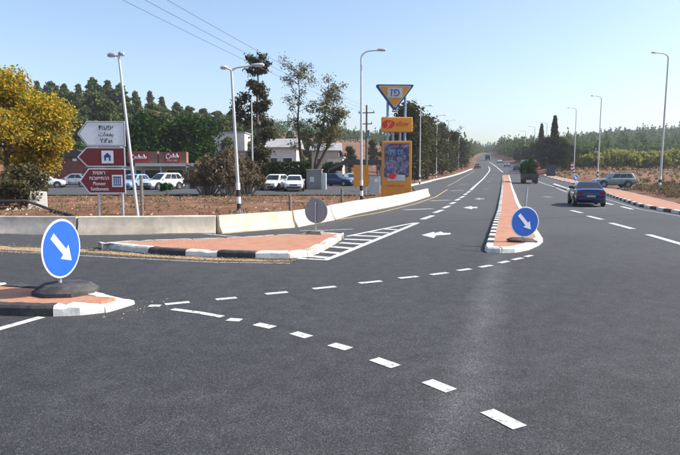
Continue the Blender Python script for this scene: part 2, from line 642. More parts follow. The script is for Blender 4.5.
# dashes of the arc from the left island to the median nose
for a in [(149, 306, 160.6, 306), (165, 304.6, 189.4, 302.2), (216, 299.8, 236.5, 297.8), (265.6, 294.2, 287.6, 292.2), (313, 289, 335.6, 286.7),
          (359.4, 283.4, 381.4, 281.2), (399, 278.4, 417.7, 276.6), (431, 274.9, 447.5, 272.8), (458, 270.8, 470.4, 269), (480, 267.4, 491.5, 265.4),
          (499.5, 263.2, 508.3, 261.2), (513, 260, 522, 258), (525.4, 257, 531.6, 255.4)]:
    pxline([a[:2], a[2:]], .13, 'dash')
# line sweeping towards the camera
pxline([(172.4, 309.4), (200, 313), (222.4, 317)], .11, 'lane_line')
for a in [(228, 319.6, 241, 320.6), (256, 324.2, 273, 327.8), (293.5, 333, 309, 337.4), (331.5, 344.5, 349, 349.3), (374, 359.2, 396, 367),
          (427, 381.3, 451.5, 391.2), (487, 411.2, 520, 428)]:
    pxline([a[:2], a[2:]], .15, 'dash')
pxline([(-40, 341), (0, 329), (42, 317.2)], .14)
# lines left of the middle island and along the barrier
pxline([(-30, 250), (38, 253.2), (120, 258), (215, 262.5), (290, 263.5)], .09, 'lane_line', 'paint_old')
pxline([(195.6, 233.3), (250.7, 238.2)], .16, 'lane_line', 'paint_old')
pxline([(300, 230.8), (325, 230.4), (353, 229.2)], .2, 'lane_line', 'paint_old')
# hatched area at the tip of the middle island
pxline([(298, 258.5), (326, 260), (340, 254.6), (418, 222.8)], .17, 'hatch_border')
pxline([(347, 236.5), (380, 229.6), (415, 222.9)], .15, 'hatch_border')
for a in [(309, 256.4, 329, 258.2), (321, 252, 340, 253.6), (332, 247, 352, 248.7), (340, 243, 362, 244.4), (344.5, 239.4, 372, 240.5),
          (351, 235.6, 380.6, 236.8), (366, 232.2, 389, 233.2), (381.7, 229, 397, 230)]:
    pxline([a[:2], a[2:]], .26, 'hatch_stripe', z=.009)
# oncoming carriageway
for a in [(422, 219.5, 433, 215.6), (434.5, 212.9, 442.4, 210), (443.6, 208.2, 449.6, 205.8), (450.6, 204, 455, 202.2), (455.8, 200.6, 459.6, 198.8),
          (460.2, 197.9, 464, 196.2), (464.2, 195, 467, 193.5), (467.2, 192.7, 470, 191.2)]:
    pxline([a[:2], a[2:]], .24, 'dash')
pxline([(470.6, 190.3), (475, 186), (479, 182.4), (486, 175.4), (489, 171.5), (489.8, 169), (488.6, 166.5)], .28, 'lane_line')
pxline([(503, 172.4), (498, 168.2), (493.5, 164.6), (489, 162)], .3, 'lane_line')
pxline([(340, 219.5), (380, 212.6), (415, 204), (435.6, 197), (447.5, 189.5)], .14, 'edge_line', 'paint_yellow')
pxline([(447.5, 185.7), (462, 178), (474, 171)], .16, 'edge_line', 'paint_old')
for a in [(404, 210, 433, 208.8), (430, 201, 450, 200), (451, 190.9, 464, 190.2), (459, 184.4, 468, 184)]:
    pxline([a[:2], a[2:]], .5, 'worn_arrow', 'paint_old')
pxpoly([(421.5, 235.2), (434, 231.9), (434.5, 233.2), (441, 231.6), (443.5, 233), (451, 233.2), (450, 234.6), (436, 235.6), (434, 238.2)], 'turn_arrow')
pxpoly([(463, 207.7), (471.5, 206.2), (472, 207.1), (477.5, 207), (477.2, 208.2), (472.5, 208.3), (472, 209.3)], 'turn_arrow')
pxpoly([(474, 198.9), (480, 197.7), (480, 198.5), (484.5, 198.4), (484.2, 199.3), (480.4, 199.3), (480, 200)], 'turn_arrow', 'paint_old')
for a in [(484, 189.4, 487.5, 189.2), (487, 181.6, 490, 181.4), (489.5, 178.2, 492, 178), (493, 174.8, 494.6, 174.6)]:
    pxline([a[:2], a[2:]], .6, 'worn_arrow', 'paint_old')
# right carriageway
for a in [(571, 210.4, 582, 213), (588, 216, 602, 219.6), (610.5, 223, 633, 229), (648, 234.6, 684, 245), (604, 202.7, 613, 204.8), (621.5, 206.6, 632.6, 209.4)]:
    pxline([a[:2], a[2:]], .22, 'dash')
pxline([(584, 208.2), (606, 208)], .25, 'stop_line', 'paint_old')
pxline([(538, 181.4), (553, 186.4), (567, 192.2)], .3, 'edge_line', 'paint_old')
pxline([(600, 197.3), (640, 209.4), (680, 216.2), (712, 222.6)], .12, 'edge_line', 'paint_old')
pxline([(544, 196.6), (551, 197.3)], .5, 'worn_arrow', 'paint_old')
# tar seams
pxline([(539, 218.2), (590, 216.3), (653, 213.6)], .06, 'tar_seam', 'seam', .004)
pxline([(392, 224), (440, 221.6), (489, 219.8)], .06, 'tar_seam', 'seam', .004)
pxline([(455, 249), (470, 250.6), (484, 251.6)], .05, 'tar_seam', 'seam', .004)

# side road on the right, forecourt of the station on the left
side = strip(SIDE, 6.4, .0, None, 'side_road', M['asphalt'], zf=lambda x, y: max(zr(y) + .008, 0.0))
tag(side, 'narrow grey side road coming in from the right', None, None, 'structure')
fc = grid('forecourt', steps(-60, 3, 3), steps(47, 2, 75), lambda x, y: .012 + .10 * ss(46, 54, y), M['asphalt'])
tag(fc, 'grey paved forecourt of the fuel station', None, None, 'structure')


# ------------------------------------------------------------------ traffic islands with kerb stones
def sample(P, s):
    for a, b in zip(P, P[1:]):
        l = (b - a).length
        if s <= l: return a.lerp(b, s / l), (b - a).normalized()
        s -= l
    return P[-1].copy(), (P[-1] - P[-2]).normalized()


def offset_in(poly, d):
    """inset a closed ccw polygon of Vectors by d"""
    n = len(poly)
    out = []
    for i in range(n):
        a, b, c = poly[i - 1], poly[i], poly[(i + 1) % n]
        t1, t2 = (b - a).normalized(), (c - b).normalized()
        n1, n2 = Vector((-t1.y, t1.x)), Vector((-t2.y, t2.x))
        k = (n1 + n2)
        k = k / max(.35, k.length_squared) * 2 * d if k.length > 1e-3 else n1 * d
        out.append(b + k)
    return out


def island(name, pts, label, seq, kw=.17, kh=.14, skip=lambda p: False, default=1.0, topmat='paver', ramp_=None):
    """pts: ccw world outline; seq: list of (length, material) along the outline, repeated"""
    poly = [Vector(p) for p in pts]
    inner = offset_in(poly, kw - .01)
    mb = MB()
    n = len(poly)
    vs = [(p.x, p.y, zr(p.y) + kh - .012) for p in inner] + [(p.x, p.y, zr(p.y) - .03) for p in inner]
    bm = bmesh.new()
    bv = [bm.verts.new(v) for v in vs]
    bm.faces.new(bv[:n])
    for i in range(n): bm.faces.new((bv[i], bv[n + i], bv[n + (i + 1) % n], bv[(i + 1) % n]))
    bmesh.ops.triangulate(bm, faces=[f for f in bm.faces if len(f.verts) > 4])
    bmesh.ops.recalc_face_normals(bm, faces=bm.faces)
    me = bpy.data.meshes.new(name)
    bm.to_mesh(me)
    bm.free()
    me.materials.append(M[topmat])
    o = link(name, me)
    tag(o, label, None, None, 'structure')
    closed = poly + [poly[0]]
    inn = inner + [inner[0]]
    # cumulative lengths
    cum = [0]
    for a, b in zip(closed, closed[1:]): cum.append(cum[-1] + (b - a).length)
    total = cum[-1]
    s, qi = 0.0, 0

    def at(s_):
        s_ = min(max(s_, 0), total)
        for i in range(n):
            if s_ <= cum[i + 1] + 1e-9:
                t = (s_ - cum[i]) / max(1e-9, cum[i + 1] - cum[i])
                return closed[i].lerp(closed[i + 1], t), inn[i].lerp(inn[i + 1], t)
    while s < total - .05:
        if qi < len(seq): l, mm = seq[qi]
        else: l, mm = default, ('kerb_black' if (qi % 2) else 'kerb_white')
        qi += 1
        e = min(s + l, total)
        brk = [s + .008] + [c for c in cum if s + .05 < c < e - .05] + [e - .008]
        near = at((s + e) / 2)[0].y < 22
        if near:
            k_ = s + .12
            while k_ < e - .08:
                brk.append(k_)
                k_ += random.uniform(.1, .2)
            brk.sort()
        rings = []
        mid = at((s + e) / 2)[0]
        s = e
        if skip(mid) or mm is None: continue
        jz = random.uniform(-.006, .006)
        for q in brk:
            a, b = at(q)
            d = (b - a)
            z = zr(a.y)
            h_ = kh + jz
            if ramp_: h_ = ramp_(a) + jz
            if near: h_ += random.uniform(-.007, .005) - (.022 if random.random() < .08 else 0)
            rings.append([(a.x, a.y, z - .03), (a.x + d.x * .06, a.y + d.y * .06, z + h_ * .75), (a.x + d.x * .22, a.y + d.y * .22, z + h_),
                          (b.x + d.x * .06, b.y + d.y * .06, z + h_), (b.x + d.x * .06, b.y + d.y * .06, z - .03)])
        vs = [p for r_ in rings for p in r_]
        fs = []
        for i in range(len(rings) - 1):
            for k in range(5):
                k2 = (k + 1) % 5
                fs.append((i * 5 + k, i * 5 + k2, (i + 1) * 5 + k2, (i + 1) * 5 + k))
        fs += [tuple(range(5))[::-1], tuple((len(rings) - 1) * 5 + k for k in range(5))]
        MB().add(vs, fs).obj('kerb_stone', M[mm], o)
    return o


def gp(px, dz=0): return [G(x, y, dz) for x, y in px]


W_, B_ = 'kerb_white', 'kerb_black'
# left island: starts far left on the front edge, goes right to the nose, back along the rear edge
A_pts = [(-14, 8.5)] + gp([(-30, 314.5), (0, 315.5), (30, 316.5), (55, 316.5), (80, 315.5), (108, 312.5), (136, 304)]) + gp([(106, 293.5), (60, 287), (0, 283)], .13) + [(-14, 13.2)]
fl = sum(math.dist(a, b) for a, b in zip(A_pts[:4], A_pts[1:4])) + math.dist(A_pts[3], A_pts[4]) * .9
nl = math.dist(A_pts[4], A_pts[5]) + math.dist(A_pts[5], A_pts[6])
islA = island('traffic_island', A_pts, 'red topped traffic island with broken white nose at the left edge', [(fl - 2.4, B_), (1.2, W_), (1.2, B_), (nl, W_), (.62, W_), (.9, W_), (.6, W_)],
              default=1.1, kw=.2, ramp_=lambda a: .145 - .07 * ss(-3.7, -3.1, a.x))
B_front = gp([(97, 247.4), (122, 250.6), (148, 253.4), (185, 256), (217, 257.3), (255, 258.4), (290, 258.4), (308, 257.2), (318, 253.6), (330, 247.3), (339, 241.6), (344, 237.4)])
B_back = gp([(341, 233.8), (325, 232.6), (275, 235), (230, 237.6), (180, 239.4), (130, 241.2), (105, 243.2)], .13)
dd = [math.dist(a, b) for a, b in zip(B_front, B_front[1:])]
islB = island('traffic_island', B_front + B_back, 'triangular red island with black and white kerb in the middle of the junction',
              [(dd[0] + dd[1], W_), (dd[2], B_), (dd[3], W_), (dd[4], B_), (dd[5] + dd[6], W_), (dd[7] * .9, 'kerb_grey'), (dd[8] * .62, W_), (dd[8] * .45, 'kerb_grey'), (dd[9] * .75, W_), (dd[9] * .35, 'kerb_grey'), (dd[10], W_), (.6, W_)] + [(1.0, 'kerb_grey')] * 12,
              kw=.2, kh=.15)
med_front = gp([(484.5, 250.5), (487, 252.6), (500, 253.2), (515, 252.8), (529, 250), (539, 245.6), (543, 242)])
med_right = gp([(540.5, 238), (537, 232.6), (528, 219), (519.6, 205.6), (512.8, 188), (510.6, 180), (509.4, 175.6)])
med_left = gp([(503, 175.6), (502, 178), (501.4, 186), (500.5, 193.5), (497, 212), (492.5, 225), (489.4, 235)])
fr = sum(math.dist(a, b) for a, b in zip(med_front, med_front[1:]))
rl = sum(math.dist(a, b) for a, b in zip([med_front[-1]] + med_right, med_right))
seq = [(fr * .2, W_), (fr * .3, W_), (fr * .25, W_), (fr * .25, W_)] + [(rl / 40, W_)] * 40
seq += [(1.2, W_)] * 2 + [(.55, W_ if i % 2 else B_) for i in range(300)]
islM = island('median_island', med_front + med_right + med_left, 'long red paved median strip with striped kerb between the carriageways', seq, kw=.2)
# right islands
r_front = gp([(590, 189), (600, 192.5), (610, 196.2), (625, 201.8), (640, 206.8), (660, 210.6), (680, 214.2)]) + [(15.0, 23.2), (16.4, 20.6)]
r_back = [(19.4, 22), (19, 28)] + gp([(680, 204.6), (650, 197.2), (620, 190.2), (600, 187.6)], .1)
rp = (r_front + r_back)
islR = island('traffic_island', rp, 'narrow red brick verge with black and white kerb on the right', [(.95, B_ if i % 2 else W_) for i in range(48)] + [(1.2, 'kerb_grey')] * 60, kw=.2)
r2f = gp([(543, 175.6), (556, 179.6), (572, 183.4), (584, 186.6)])
r2b = gp([(588, 185.4), (575, 181.2), (560, 177.6), (548, 174.6)])
isl2 = island('traffic_island', r2f + r2b, 'far red kerbed island on the right beyond the side road mouth', [(3, W_ if i % 2 else 'kerb_grey') for i in range(60)], kw=.35)
s3 = gp([(552, 185), (567, 190), (569.5, 189.2), (554, 184)])
isl3 = island('traffic_island', s3, 'small striped lane divider ahead of the blue car', [(1.1, B_ if i % 2 else W_) for i in range(60)], kw=.3, kh=.11, topmat='kerb_white')
# kerb along the left of the far carriageway
lk = [(Lx(y), y) for y in steps(73, 6, 107, 7, 177)]
lkb = [(x - .5 - .0 * y, y + .1) for x, y in lk][::-1]
lki = island('road_kerb', lk + lkb, 'white kerb along the left verge of the far carriageway', [(4, W_)] * 80, kw=.24, topmat='kerb_white')

# sand and gravel washed against the kerb of the middle island
mb = MB()
gline = [G(x, y) for x, y in [(-40, 247.2), (0, 248.8), (40, 250.4), (97, 252.5), (150, 256.5), (217, 260), (270, 261.4), (296, 261.4)]]
gl = [Vector((x, y, 0)) for x, y in gline]
tot = sum((b - a).length for a, b in zip(gl, gl[1:]))
top, bot = [], []
for i in range(120):
    p, t = sample(gl, tot * i / 119)
    n = Vector((-t.y, t.x, 0))
    wd = (.36 + .07 * math.sin(i * .23) + .05 * math.sin(i * .61)) * (1 if i < 105 else (119 - i) / 14 + .02) * (1.9 if p.x < -6.4 else 1)
    top.append(p + n * wd * .55 + Vector((0, 0, .008)))
    bot.append(p - n * wd * .28 + Vector((0, 0, .008)))
mb.add(top + bot, [(i, i + 1, 120 + i + 1, 120 + i) for i in range(119)])
for k in range(5200):
    p, t = sample(gl, random.random() * tot)
    n = Vector((-t.y, t.x, 0))
    q = p + n * random.gauss(.05, .2) * (1.7 if p.x < -6.4 else 1)
    s = random.uniform(.006, .02)
    vs = [q + Vector((random.uniform(-1, 1) * s, random.uniform(-1, 1) * s, .004)) for _ in range(3)] + [q + Vector((0, 0, .008 + s))]
    mb.add(vs, [(0, 1, 3), (1, 2, 3), (2, 0, 3)])
gr = mb.obj('loose_gravel', M['gravel'])
tag(gr, 'yellow sand and grit washed along the kerb of the middle island', 'gravel', None, 'stuff')


# rubble broken off the nose of the left island
mb = MB()
rr = random.Random(5)
for k in range(170):
    x, y = G(rr.gauss(118, 22), rr.gauss(305, 5))
    on = math.dist((x, y), G(115, 303)) < .42
    if on and rr.random() < .5: continue
    s = rr.uniform(.006, .022)
    z = .004
    if not (x > -3.05 or y < 7.9 or y > 9.55): continue
    vs = [(x + rr.uniform(-1, 1) * s, y + rr.uniform(-1, 1) * s, z) for _ in range(3)] + [(x, y, z + s * .55)]
    mb.add(vs, [(0, 1, 3), (1, 2, 3), (2, 0, 3)])
o = mb.obj('kerb_rubble', M['stone'])
tag(o, 'crumbs of broken kerb on the asphalt by the nose of the left island', 'rubble', None, 'stuff')


# ------------------------------------------------------------------ concrete barriers
def barrier(a, b, label, m):
    a, b = Vector((*a, 0)), Vector((*b, 0))
    L_ = (b - a).length
    rz = math.atan2(b.y - a.y, b.x - a.x)
    prof = [(-.26, 0), (-.26, .07), (-.13, .26), (-.095, .54), (-.07, .565), (.07, .565), (.095, .54), (.13, .26), (.26, .07), (.26, 0)]
    mb = MB()
    n = len(prof)
    k = 6
    vs = []
    for i in range(k + 1):
        x = L_ * i / k + (.03 if i == 0 else (-.03 if i == k else 0))
        for y, z in prof:
            vs.append((x, y + random.uniform(-.006, .006), z + (random.uniform(-.008, .008) if z > .1 else -.03)))
    fs = [(i * n + q, i * n + (q + 1) % n, (i + 1) * n + (q + 1) % n, (i + 1) * n + q) for i in range(k) for q in range(n)]
    fs += [tuple(range(n))[::-1], tuple(k * n + q for q in range(n))]
    o = mb.add(vs, fs).obj('concrete_barrier', m, None, 30)
    o.location = a
    o.rotation_euler = (0, 0, rz)
    return tag(o, label, 'barrier', 'concrete barriers along the left road edge')


bp_ = [(-15.2, 18.55), (-11.7, 18.52)]
bj = [G(79, 234.3), G(217, 233.2), G(291, 227), G(329, 219.8)]
barrier((-15.9, 18.6), bj[0], 'grey concrete barrier at the left edge behind the bigger blue arrow sign', M['concrete_grey'])
barrier(bj[0], bj[1], 'long pale concrete barrier in front of the direction sign', M['concrete'])
barrier(bj[1], bj[2], 'pale concrete barrier below the twin headed street lamp', M['concrete'])
barrier(bj[2], bj[3], 'short pale concrete barrier just behind the grey backed round sign', M['concrete'])
bpts = [Vector((*bj[3], 0))] + [Vector((*G(*p), 0)) for p in [(345, 215), (370, 210), (395, 205.2), (412, 200.8), (427, 196)]]
tot = sum((b - a).length for a, b in zip(bpts, bpts[1:]))
nb = 7
names = ['first', 'second', 'third', 'fourth', 'fifth', 'sixth']
for i in range(nb):
    a, _ = sample(bpts, tot * i / nb)
    b, _ = sample(bpts, tot * (i + 1) / nb)
    lab = 'low cream concrete barrier, %s one beyond the grey backed round sign' % names[i] if i < 6 else 'last concrete barrier of the row, its end showing by the fuel pylon'
    barrier((a.x, a.y), (b.x, b.y), lab, M['concrete'])


# ------------------------------------------------------------------ text
def text_mesh(s, size, name='lettering', bold=0.0, shear=0):
    c = bpy.data.curves.new(name, 'FONT')
    c.body = s
    c.size = size
    c.align_x, c.align_y = 'CENTER', 'CENTER'
    c.extrude = .004
    c.offset = bold
    c.shear = shear
    c.resolution_u = 3
    o = bpy.data.objects.new(name, c)
    col.objects.link(o)
    dg = bpy.context.evaluated_depsgraph_get()
    me = bpy.data.meshes.new_from_object(o.evaluated_get(dg))
    bpy.data.objects.remove(o)
    bpy.data.curves.remove(c)
    return me


def put_text(s, size, m, parent, loc, rot=(math.pi / 2, 0, 0), name='lettering', bold=0.0, sx=1.0, shear=0):
    me = text_mesh(s, size, name, bold, shear)
    me.materials.clear()
    me.materials.append(m)
    o = link(name, me, parent, loc)
    o.rotation_euler = rot
    o.scale = (sx, 1, 1)
    return o


# ------------------------------------------------------------------ round keep-right signs
def disc(r0, y0, y1, seg=40):
    mb = MB()
    mb.lathe([(r0 - .004, y0), (r0, y0 + .004), (r0, y1 - .004), (r0 - .004, y1)], seg, 'y')
    return mb


def arrow_pts(k=1.0, sh=.155, a=-45):
    # arrow along +x, then rotated
    p = [(-.66, .12), (.18, .12), (.18, .30), (.66, 0), (.18, -.30), (.18, -.12), (-.66, -.12)]
    ca, sa = math.cos(R(a)), math.sin(R(a))
    return [((x * ca - y * sa) * k, (x * sa + y * ca) * k) for x, y in p]


def round_sign(loc, face_az, r0, zc, label, blue='sign_blue', arrow=True, base=None, poletop=None, tilt=0, arrow_a=-50, back=False):
    """local -Y is the face"""
    t = empty('keep_right_sign', loc, face_az, label, 'road sign', None, (tilt, 0))
    y0 = -.045
    pl = disc(r0, y0 - .012, y0, 44).obj('sign_plate', M['sign_white'] if not back else M['sign_grey'], t, 40)
    pl.location = (0, 0, zc)
    bl = disc(r0 * .93, y0 - .0155, y0 - .0115, 44).obj('blue_disc', M[blue], pl, 40)
    ar = MB().slab(arrow_pts(r0), y0 - .019, y0 - .015).obj('arrow', M['sign_white'], pl)
    MB().tube([(0, 0, .1), (0, 0, poletop or zc + r0 * .7)], .02 if back else .028, 10).obj('pole', M['galv'], t, 40)
    for dz in (() if back else (-.45, .45)):
        MB().box((0, -.032, zc + dz * r0), (r0 * 1.1, .018, .04)).obj('bracket', M['galv'], t)
    return t


# bigger sign on the left island
s = 64.0
ax, ay = G(60.5, 292, .14)
tA = round_sign((ax, ay, .125), 0, .45, 0.0, 'large blue round arrow sign on black rubber base at the left island', poletop=None) if False else None
bx, by, bz = D(57, 248.5, ay)
t = round_sign((ax, ay, .128), R(79), .45, bz - .128, 'large blue round arrow sign on black rubber base on the left island')
mb = MB()
oc = [(math.cos(R(22.5 + 45 * k)), math.sin(R(22.5 + 45 * k))) for k in range(8)]
lv = [(.46, .0), (.46, .06), (.34, .15), (.29, .155), (.06, .16)]
vs = [(x * r_ * 1.05, y * r_ * .9, z) for r_, z in lv for x, y in oc]
fs = [(i * 8 + k, i * 8 + (k + 1) % 8, (i + 1) * 8 + (k + 1) % 8, (i + 1) * 8 + k) for i in range(4) for k in range(8)] + [tuple(range(8))[::-1], tuple(32 + k for k in range(8))]
b_ = mb.add(vs, fs).obj('base', M['rubber'], t, 30)
b_.rotation_euler = (0, 0, R(-79 + 8))
b_.location = Matrix.Rotation(R(-79), 3, 'Z') @ Vector((.09, 0, 0))

# median sign
mx, my = G(522, 241, .14)
cx_, _, cz_ = D(524, 221.8, my)
t = round_sign((mx, my, .128), R(12), .40, cz_ - .128, 'small blue round arrow sign with pole sticking out above on the median nose', poletop=1.42)
t.rotation_euler = (0, R(4), R(12))
mb = MB()
vs = [(x * r_ * 1.25, y * r_ * .8, z) for r_, z in [(.34, 0), (.34, .04), (.24, .09), (.05, .10)] for x, y in oc]
fs = [(i * 8 + k, i * 8 + (k + 1) % 8, (i + 1) * 8 + (k + 1) % 8, (i + 1) * 8 + k) for i in range(3) for k in range(8)] + [tuple(range(8))[::-1], tuple(24 + k for k in range(8))]
mb.add(vs, fs).obj('base', M['rubber_brown'], t, 30)

# sign seen from behind on the middle island
qx, qy = G(315.5, 234, .14)
_, _, qz = D(317, 211, qy)
t = round_sign((qx, qy, .133), R(180 - 22), .365, qz - .133, 'round sign seen from its bare grey back on the triangular island', back=True)
MB().box((0, .0, .05), (.55, .34, .1), top=(.4, .22)).obj('base', M['rust'], t, bev=.015)

# small far blue sign on the right
fx, fy = G(575, 184.0, .1)
t = round_sign((fx, fy, .12 + zr(fy)), R(20), .45, .85, 'tiny distant blue round sign on the far right island')
MB().box((0, 0, .05), (.6, .5, .12), top=(.4, .3)).obj('base', M['rubber'], t)


# ------------------------------------------------------------------ direction sign
dy_ = 20.6
dx0, _, _ = D(100, 170, dy_)
dsg = empty('direction_sign', (dx0, dy_, gz(dx0, dy_)), R(4), 'stack of three arrow shaped direction boards, one white over two maroon, on posts', 'direction sign')
z0 = gz(dx0, dy_)


def board(px0, px1, py0, py1, tipw, m):
    # x extents in px relative; returns part with arrow tip at left
    x0, _, zt = D(px0, py0, dy_)
    x1, _, zb = D(px1, py1, dy_)
    x0 -= dx0; x1 -= dx0; zt -= z0; zb -= z0
    xt = x0 + tipw
    zm = (zt + zb) / 2
    pts = [(x0, zm), (xt, zb), (x1, zb), (x1, zt), (xt, zt)]
    o = MB().slab(pts, -.07, -.05).obj('board', M['sign_white'], dsg)
    cxm, q = (xt + x1) / 2, .035
    ins = [(x0 + q * 1.6, zm), (xt + q * .5, zb + q), (x1 - q, zb + q), (x1 - q, zt - q), (xt + q * .5, zt - q)]
    if m != 'sign_white':
        MB().slab(ins, -.074, -.069).obj('board_face', M[m], o)
    else:
        # dark thin border ring
        for a, b in zip(ins, ins[1:] + ins[:1]):
            MB().tube([(a[0], -.071, a[1]), (b[0], -.071, b[1])], .009, 4).obj('border_line', M['black'], o)
    return o, xt, x1, zb, zt


TX = {'he1': '\u05ea\u05e2\u05e4\u05d9', 'ar1': '\ufe95\ufe8e\ufecc\ufed4\ufef3', 'en1': "Yif'at",
      'he2': '\u05ea\u05d9\u05e9\u05d0\u05e8', 'he3': '\u05ea\u05d5\u05d1\u05e9\u05d9\u05d9\u05ea\u05d4\u05d4', 'en2': 'Pioneer', 'en3': 'Settlement'}
o, xa, xb, zb, zt = board(78, 125.5, 121.3, 146.5, .33, 'sign_white')
hh = zt - zb
cxx = (xa + xb) / 2
put_text(TX['he1'], .24, M['black'], o, (cxx, -.0755, zt - hh * .26))
put_text(TX['ar1'], .20, M['black'], o, (cxx, -.0755, zt - hh * .52))
put_text(TX['en1'], .22, M['black'], o, (cxx, -.0755, zt - hh * .78))
o, xa, xb, zb, zt = board(78, 125.5, 147.3, 166.8, .33, 'sign_red')
cxx = (xa + xb) / 2 + .05
zm = (zb + zt) / 2
ic = MB().box((cxx, -.076, zm), (.40, .008, .44)).obj('icon_panel', M['sign_white'], o)
MB().slab([(cxx - .14, zm + .02), (cxx, zm + .15), (cxx + .14, zm + .02), (cxx + .11, zm + .02), (cxx + .11, zm - .13), (cxx + .05, zm - .13), (cxx + .05, zm - .02), (cxx - .05, zm - .02), (cxx - .05, zm - .13), (cxx - .11, zm - .13), (cxx - .11, zm + .02)], -.083, -.079).obj('house_icon', M['navy'], o)
o, xa, xb, zb, zt = board(80, 126, 168.4, 193.4, .33, 'sign_red')
hh = zt - zb
cl = xa + (xb - xa) * .30
for i, (k, sz) in enumerate([('he2', .19), ('he3', .18), ('en2', .17), ('en3', .17)]):
    put_text(TX[k], sz, M['sign_white'], o, (cl - .02, -.0765, zt - hh * (.18 + .215 * i)), sx=.82)
ix = xb - .28
zm = (zb + zt) / 2
MB().box((ix, -.076, zm), (.36, .008, .42)).obj('icon_panel', M['sign_white'], o)
mb = MB()
mb.box((ix, -.0815, zm + .13), (.28, .004, .05)).box((ix, -.0815, zm - .14), (.28, .004, .04))
for k in range(4): mb.box((ix - .105 + .07 * k, -.0815, zm - .005), (.04, .004, .2))
mb.obj('museum_icon', M['navy'], o)
for px in (98.5, 121.8):
    xp = D(px, 190, dy_)[0] - dx0
    zt_ = D(px, 122, dy_)[2] - z0
    MB().tube([(xp, 0, -.3), (xp, 0, zt_)], .045, 10).obj('post', M['galv'], dsg, 40)
    for py in (127, 141, 151, 163, 173, 188):
        MB().box((xp, -.047, D(px, py, dy_)[2] - z0), (.16, .02, .04)).obj('clamp', M['galv'], dsg)
MB().box((D(104, 167.6, dy_)[0] - dx0, -.04, D(104, 167.6, dy_)[2] - z0), (1.3, .03, .04)).obj('cross_bar', M['rust'], dsg)

for px, pt, dep, lab in [(141, 175, 20.2, 'thin bare steel post standing right of the maroon direction boards'),
                         (290, 194.5, 22.2, 'rusty bare post between the grey backed sign and the white parked cars'),
                         (342, 188.5, 27.5, 'short rusty post left of the tall lamp near the fuel pylon')]:
    x, y, z = D(px, pt, dep)
    zg = gz(x, y)
    o = MB().tube([(0, 0, -.3), (0, 0, z - zg - .01), (0, 0, z - zg)], [.055, .055, .04], 8).obj('metal_post', M['rust'], None, 40)
    o.location = (x, y, zg)
    tag(o, lab, 'post')


# ------------------------------------------------------------------ street lamps
def lamp(x, y, z, h, arms, label, tilt=(0, 0), bands=True, r=.09, group='street lamps', bandh=.32):
    """arms: list of (azimuth deg from +x, reach, rise, headlen)"""
    t = empty('street_lamp', (x, y, z), 0, label, 'street lamp', group, tilt)
    MB().tube([(0, 0, -.1), (0, 0, h * .5), (0, 0, h)], [r, r * .82, r * .62], 10).obj('pole', M['pole'], t, 40)
    MB().box((0, 0, .04), (.4, .4, .08), top=(.34, .34)).obj('foot_plate', M['galv'], t)
    if bands:
        for k in range(4):
            MB().tube([(0, 0, .12 + k * bandh), (0, 0, .12 + (k + 1) * bandh - .002)], r + .012, 12).obj('painted_band', M['black' if k % 2 == 0 else 'white'], t, 40)
    for az, reach, rise, hl in arms:
        ca, sa = math.cos(R(az)), math.sin(R(az))
        pts = []
        for k in range(9):
            u = k / 8
            an = u * R(82)
            pts.append((reach * .55 * (1 - math.cos(an)), h - .05 + rise * math.sin(an)))
        pts.append((reach, h + rise))
        a_ = MB().tube([(px * ca, px * sa, pz) for px, pz in pts], [r * .6] * 5 + [r * .5] * 5, 8).obj('arm', M['pole'], t, 40)
        mb = MB()
        hx = [(0, .05, .05), (.15, .11, .08), (.55, .15, .10), (.9, .11, .08), (1, .04, .04)]
        vs = []
        for u, wy, hz in hx:
            xx = reach - .06 + u * hl
            zz = h + rise
            for yy, z2 in [(-wy, .02), (-wy * .6, hz), (wy * .6, hz), (wy, .02), (wy * .8, -.04), (-wy * .8, -.04)]:
                vs.append((xx * ca - yy * sa, xx * sa + yy * ca, zz + z2))
        fs = [(i * 6 + k, i * 6 + (k + 1) % 6, (i + 1) * 6 + (k + 1) % 6, (i + 1) * 6 + k) for i in range(4) for k in range(6)] + [tuple(range(6))[::-1], tuple(24 + k for k in range(6))]
        hd = mb.add(vs, fs).obj('lamp_head', M['galv'], t, 35)
        mb = MB()
        vs = []
        for u, wy in [(.3, .09), (.85, .08)]:
            xx = reach - .06 + u * hl
            for yy in (-wy, wy): 
                for z2 in (-.042, -.06): vs.append((xx * ca - yy * sa, xx * sa + yy * ca, h + rise + z2))
        mb.add(vs, [(0, 1, 3, 2), (4, 5, 7, 6), (0, 1, 5, 4), (2, 3, 7, 6), (1, 3, 7, 5), (0, 2, 6, 4)]).obj('lens', M['lampclear'], hd)
    return t


def lamp_px(base, dep, top_y, arms, label, tilt=(0, 0), bands=True, r=.09):
    x = (base - CX) / 1.0
    X, _, _ = D(base, 190, dep)
    z = gz(X, dep) if not (Lx(dep) < X < Rx(dep)) else zr(dep)
    _, _, zt = D(base, top_y, dep)
    rise = arms[0][2]
    return lamp(X, dep, z, zt - z - rise, arms, label, tilt, bands, r)


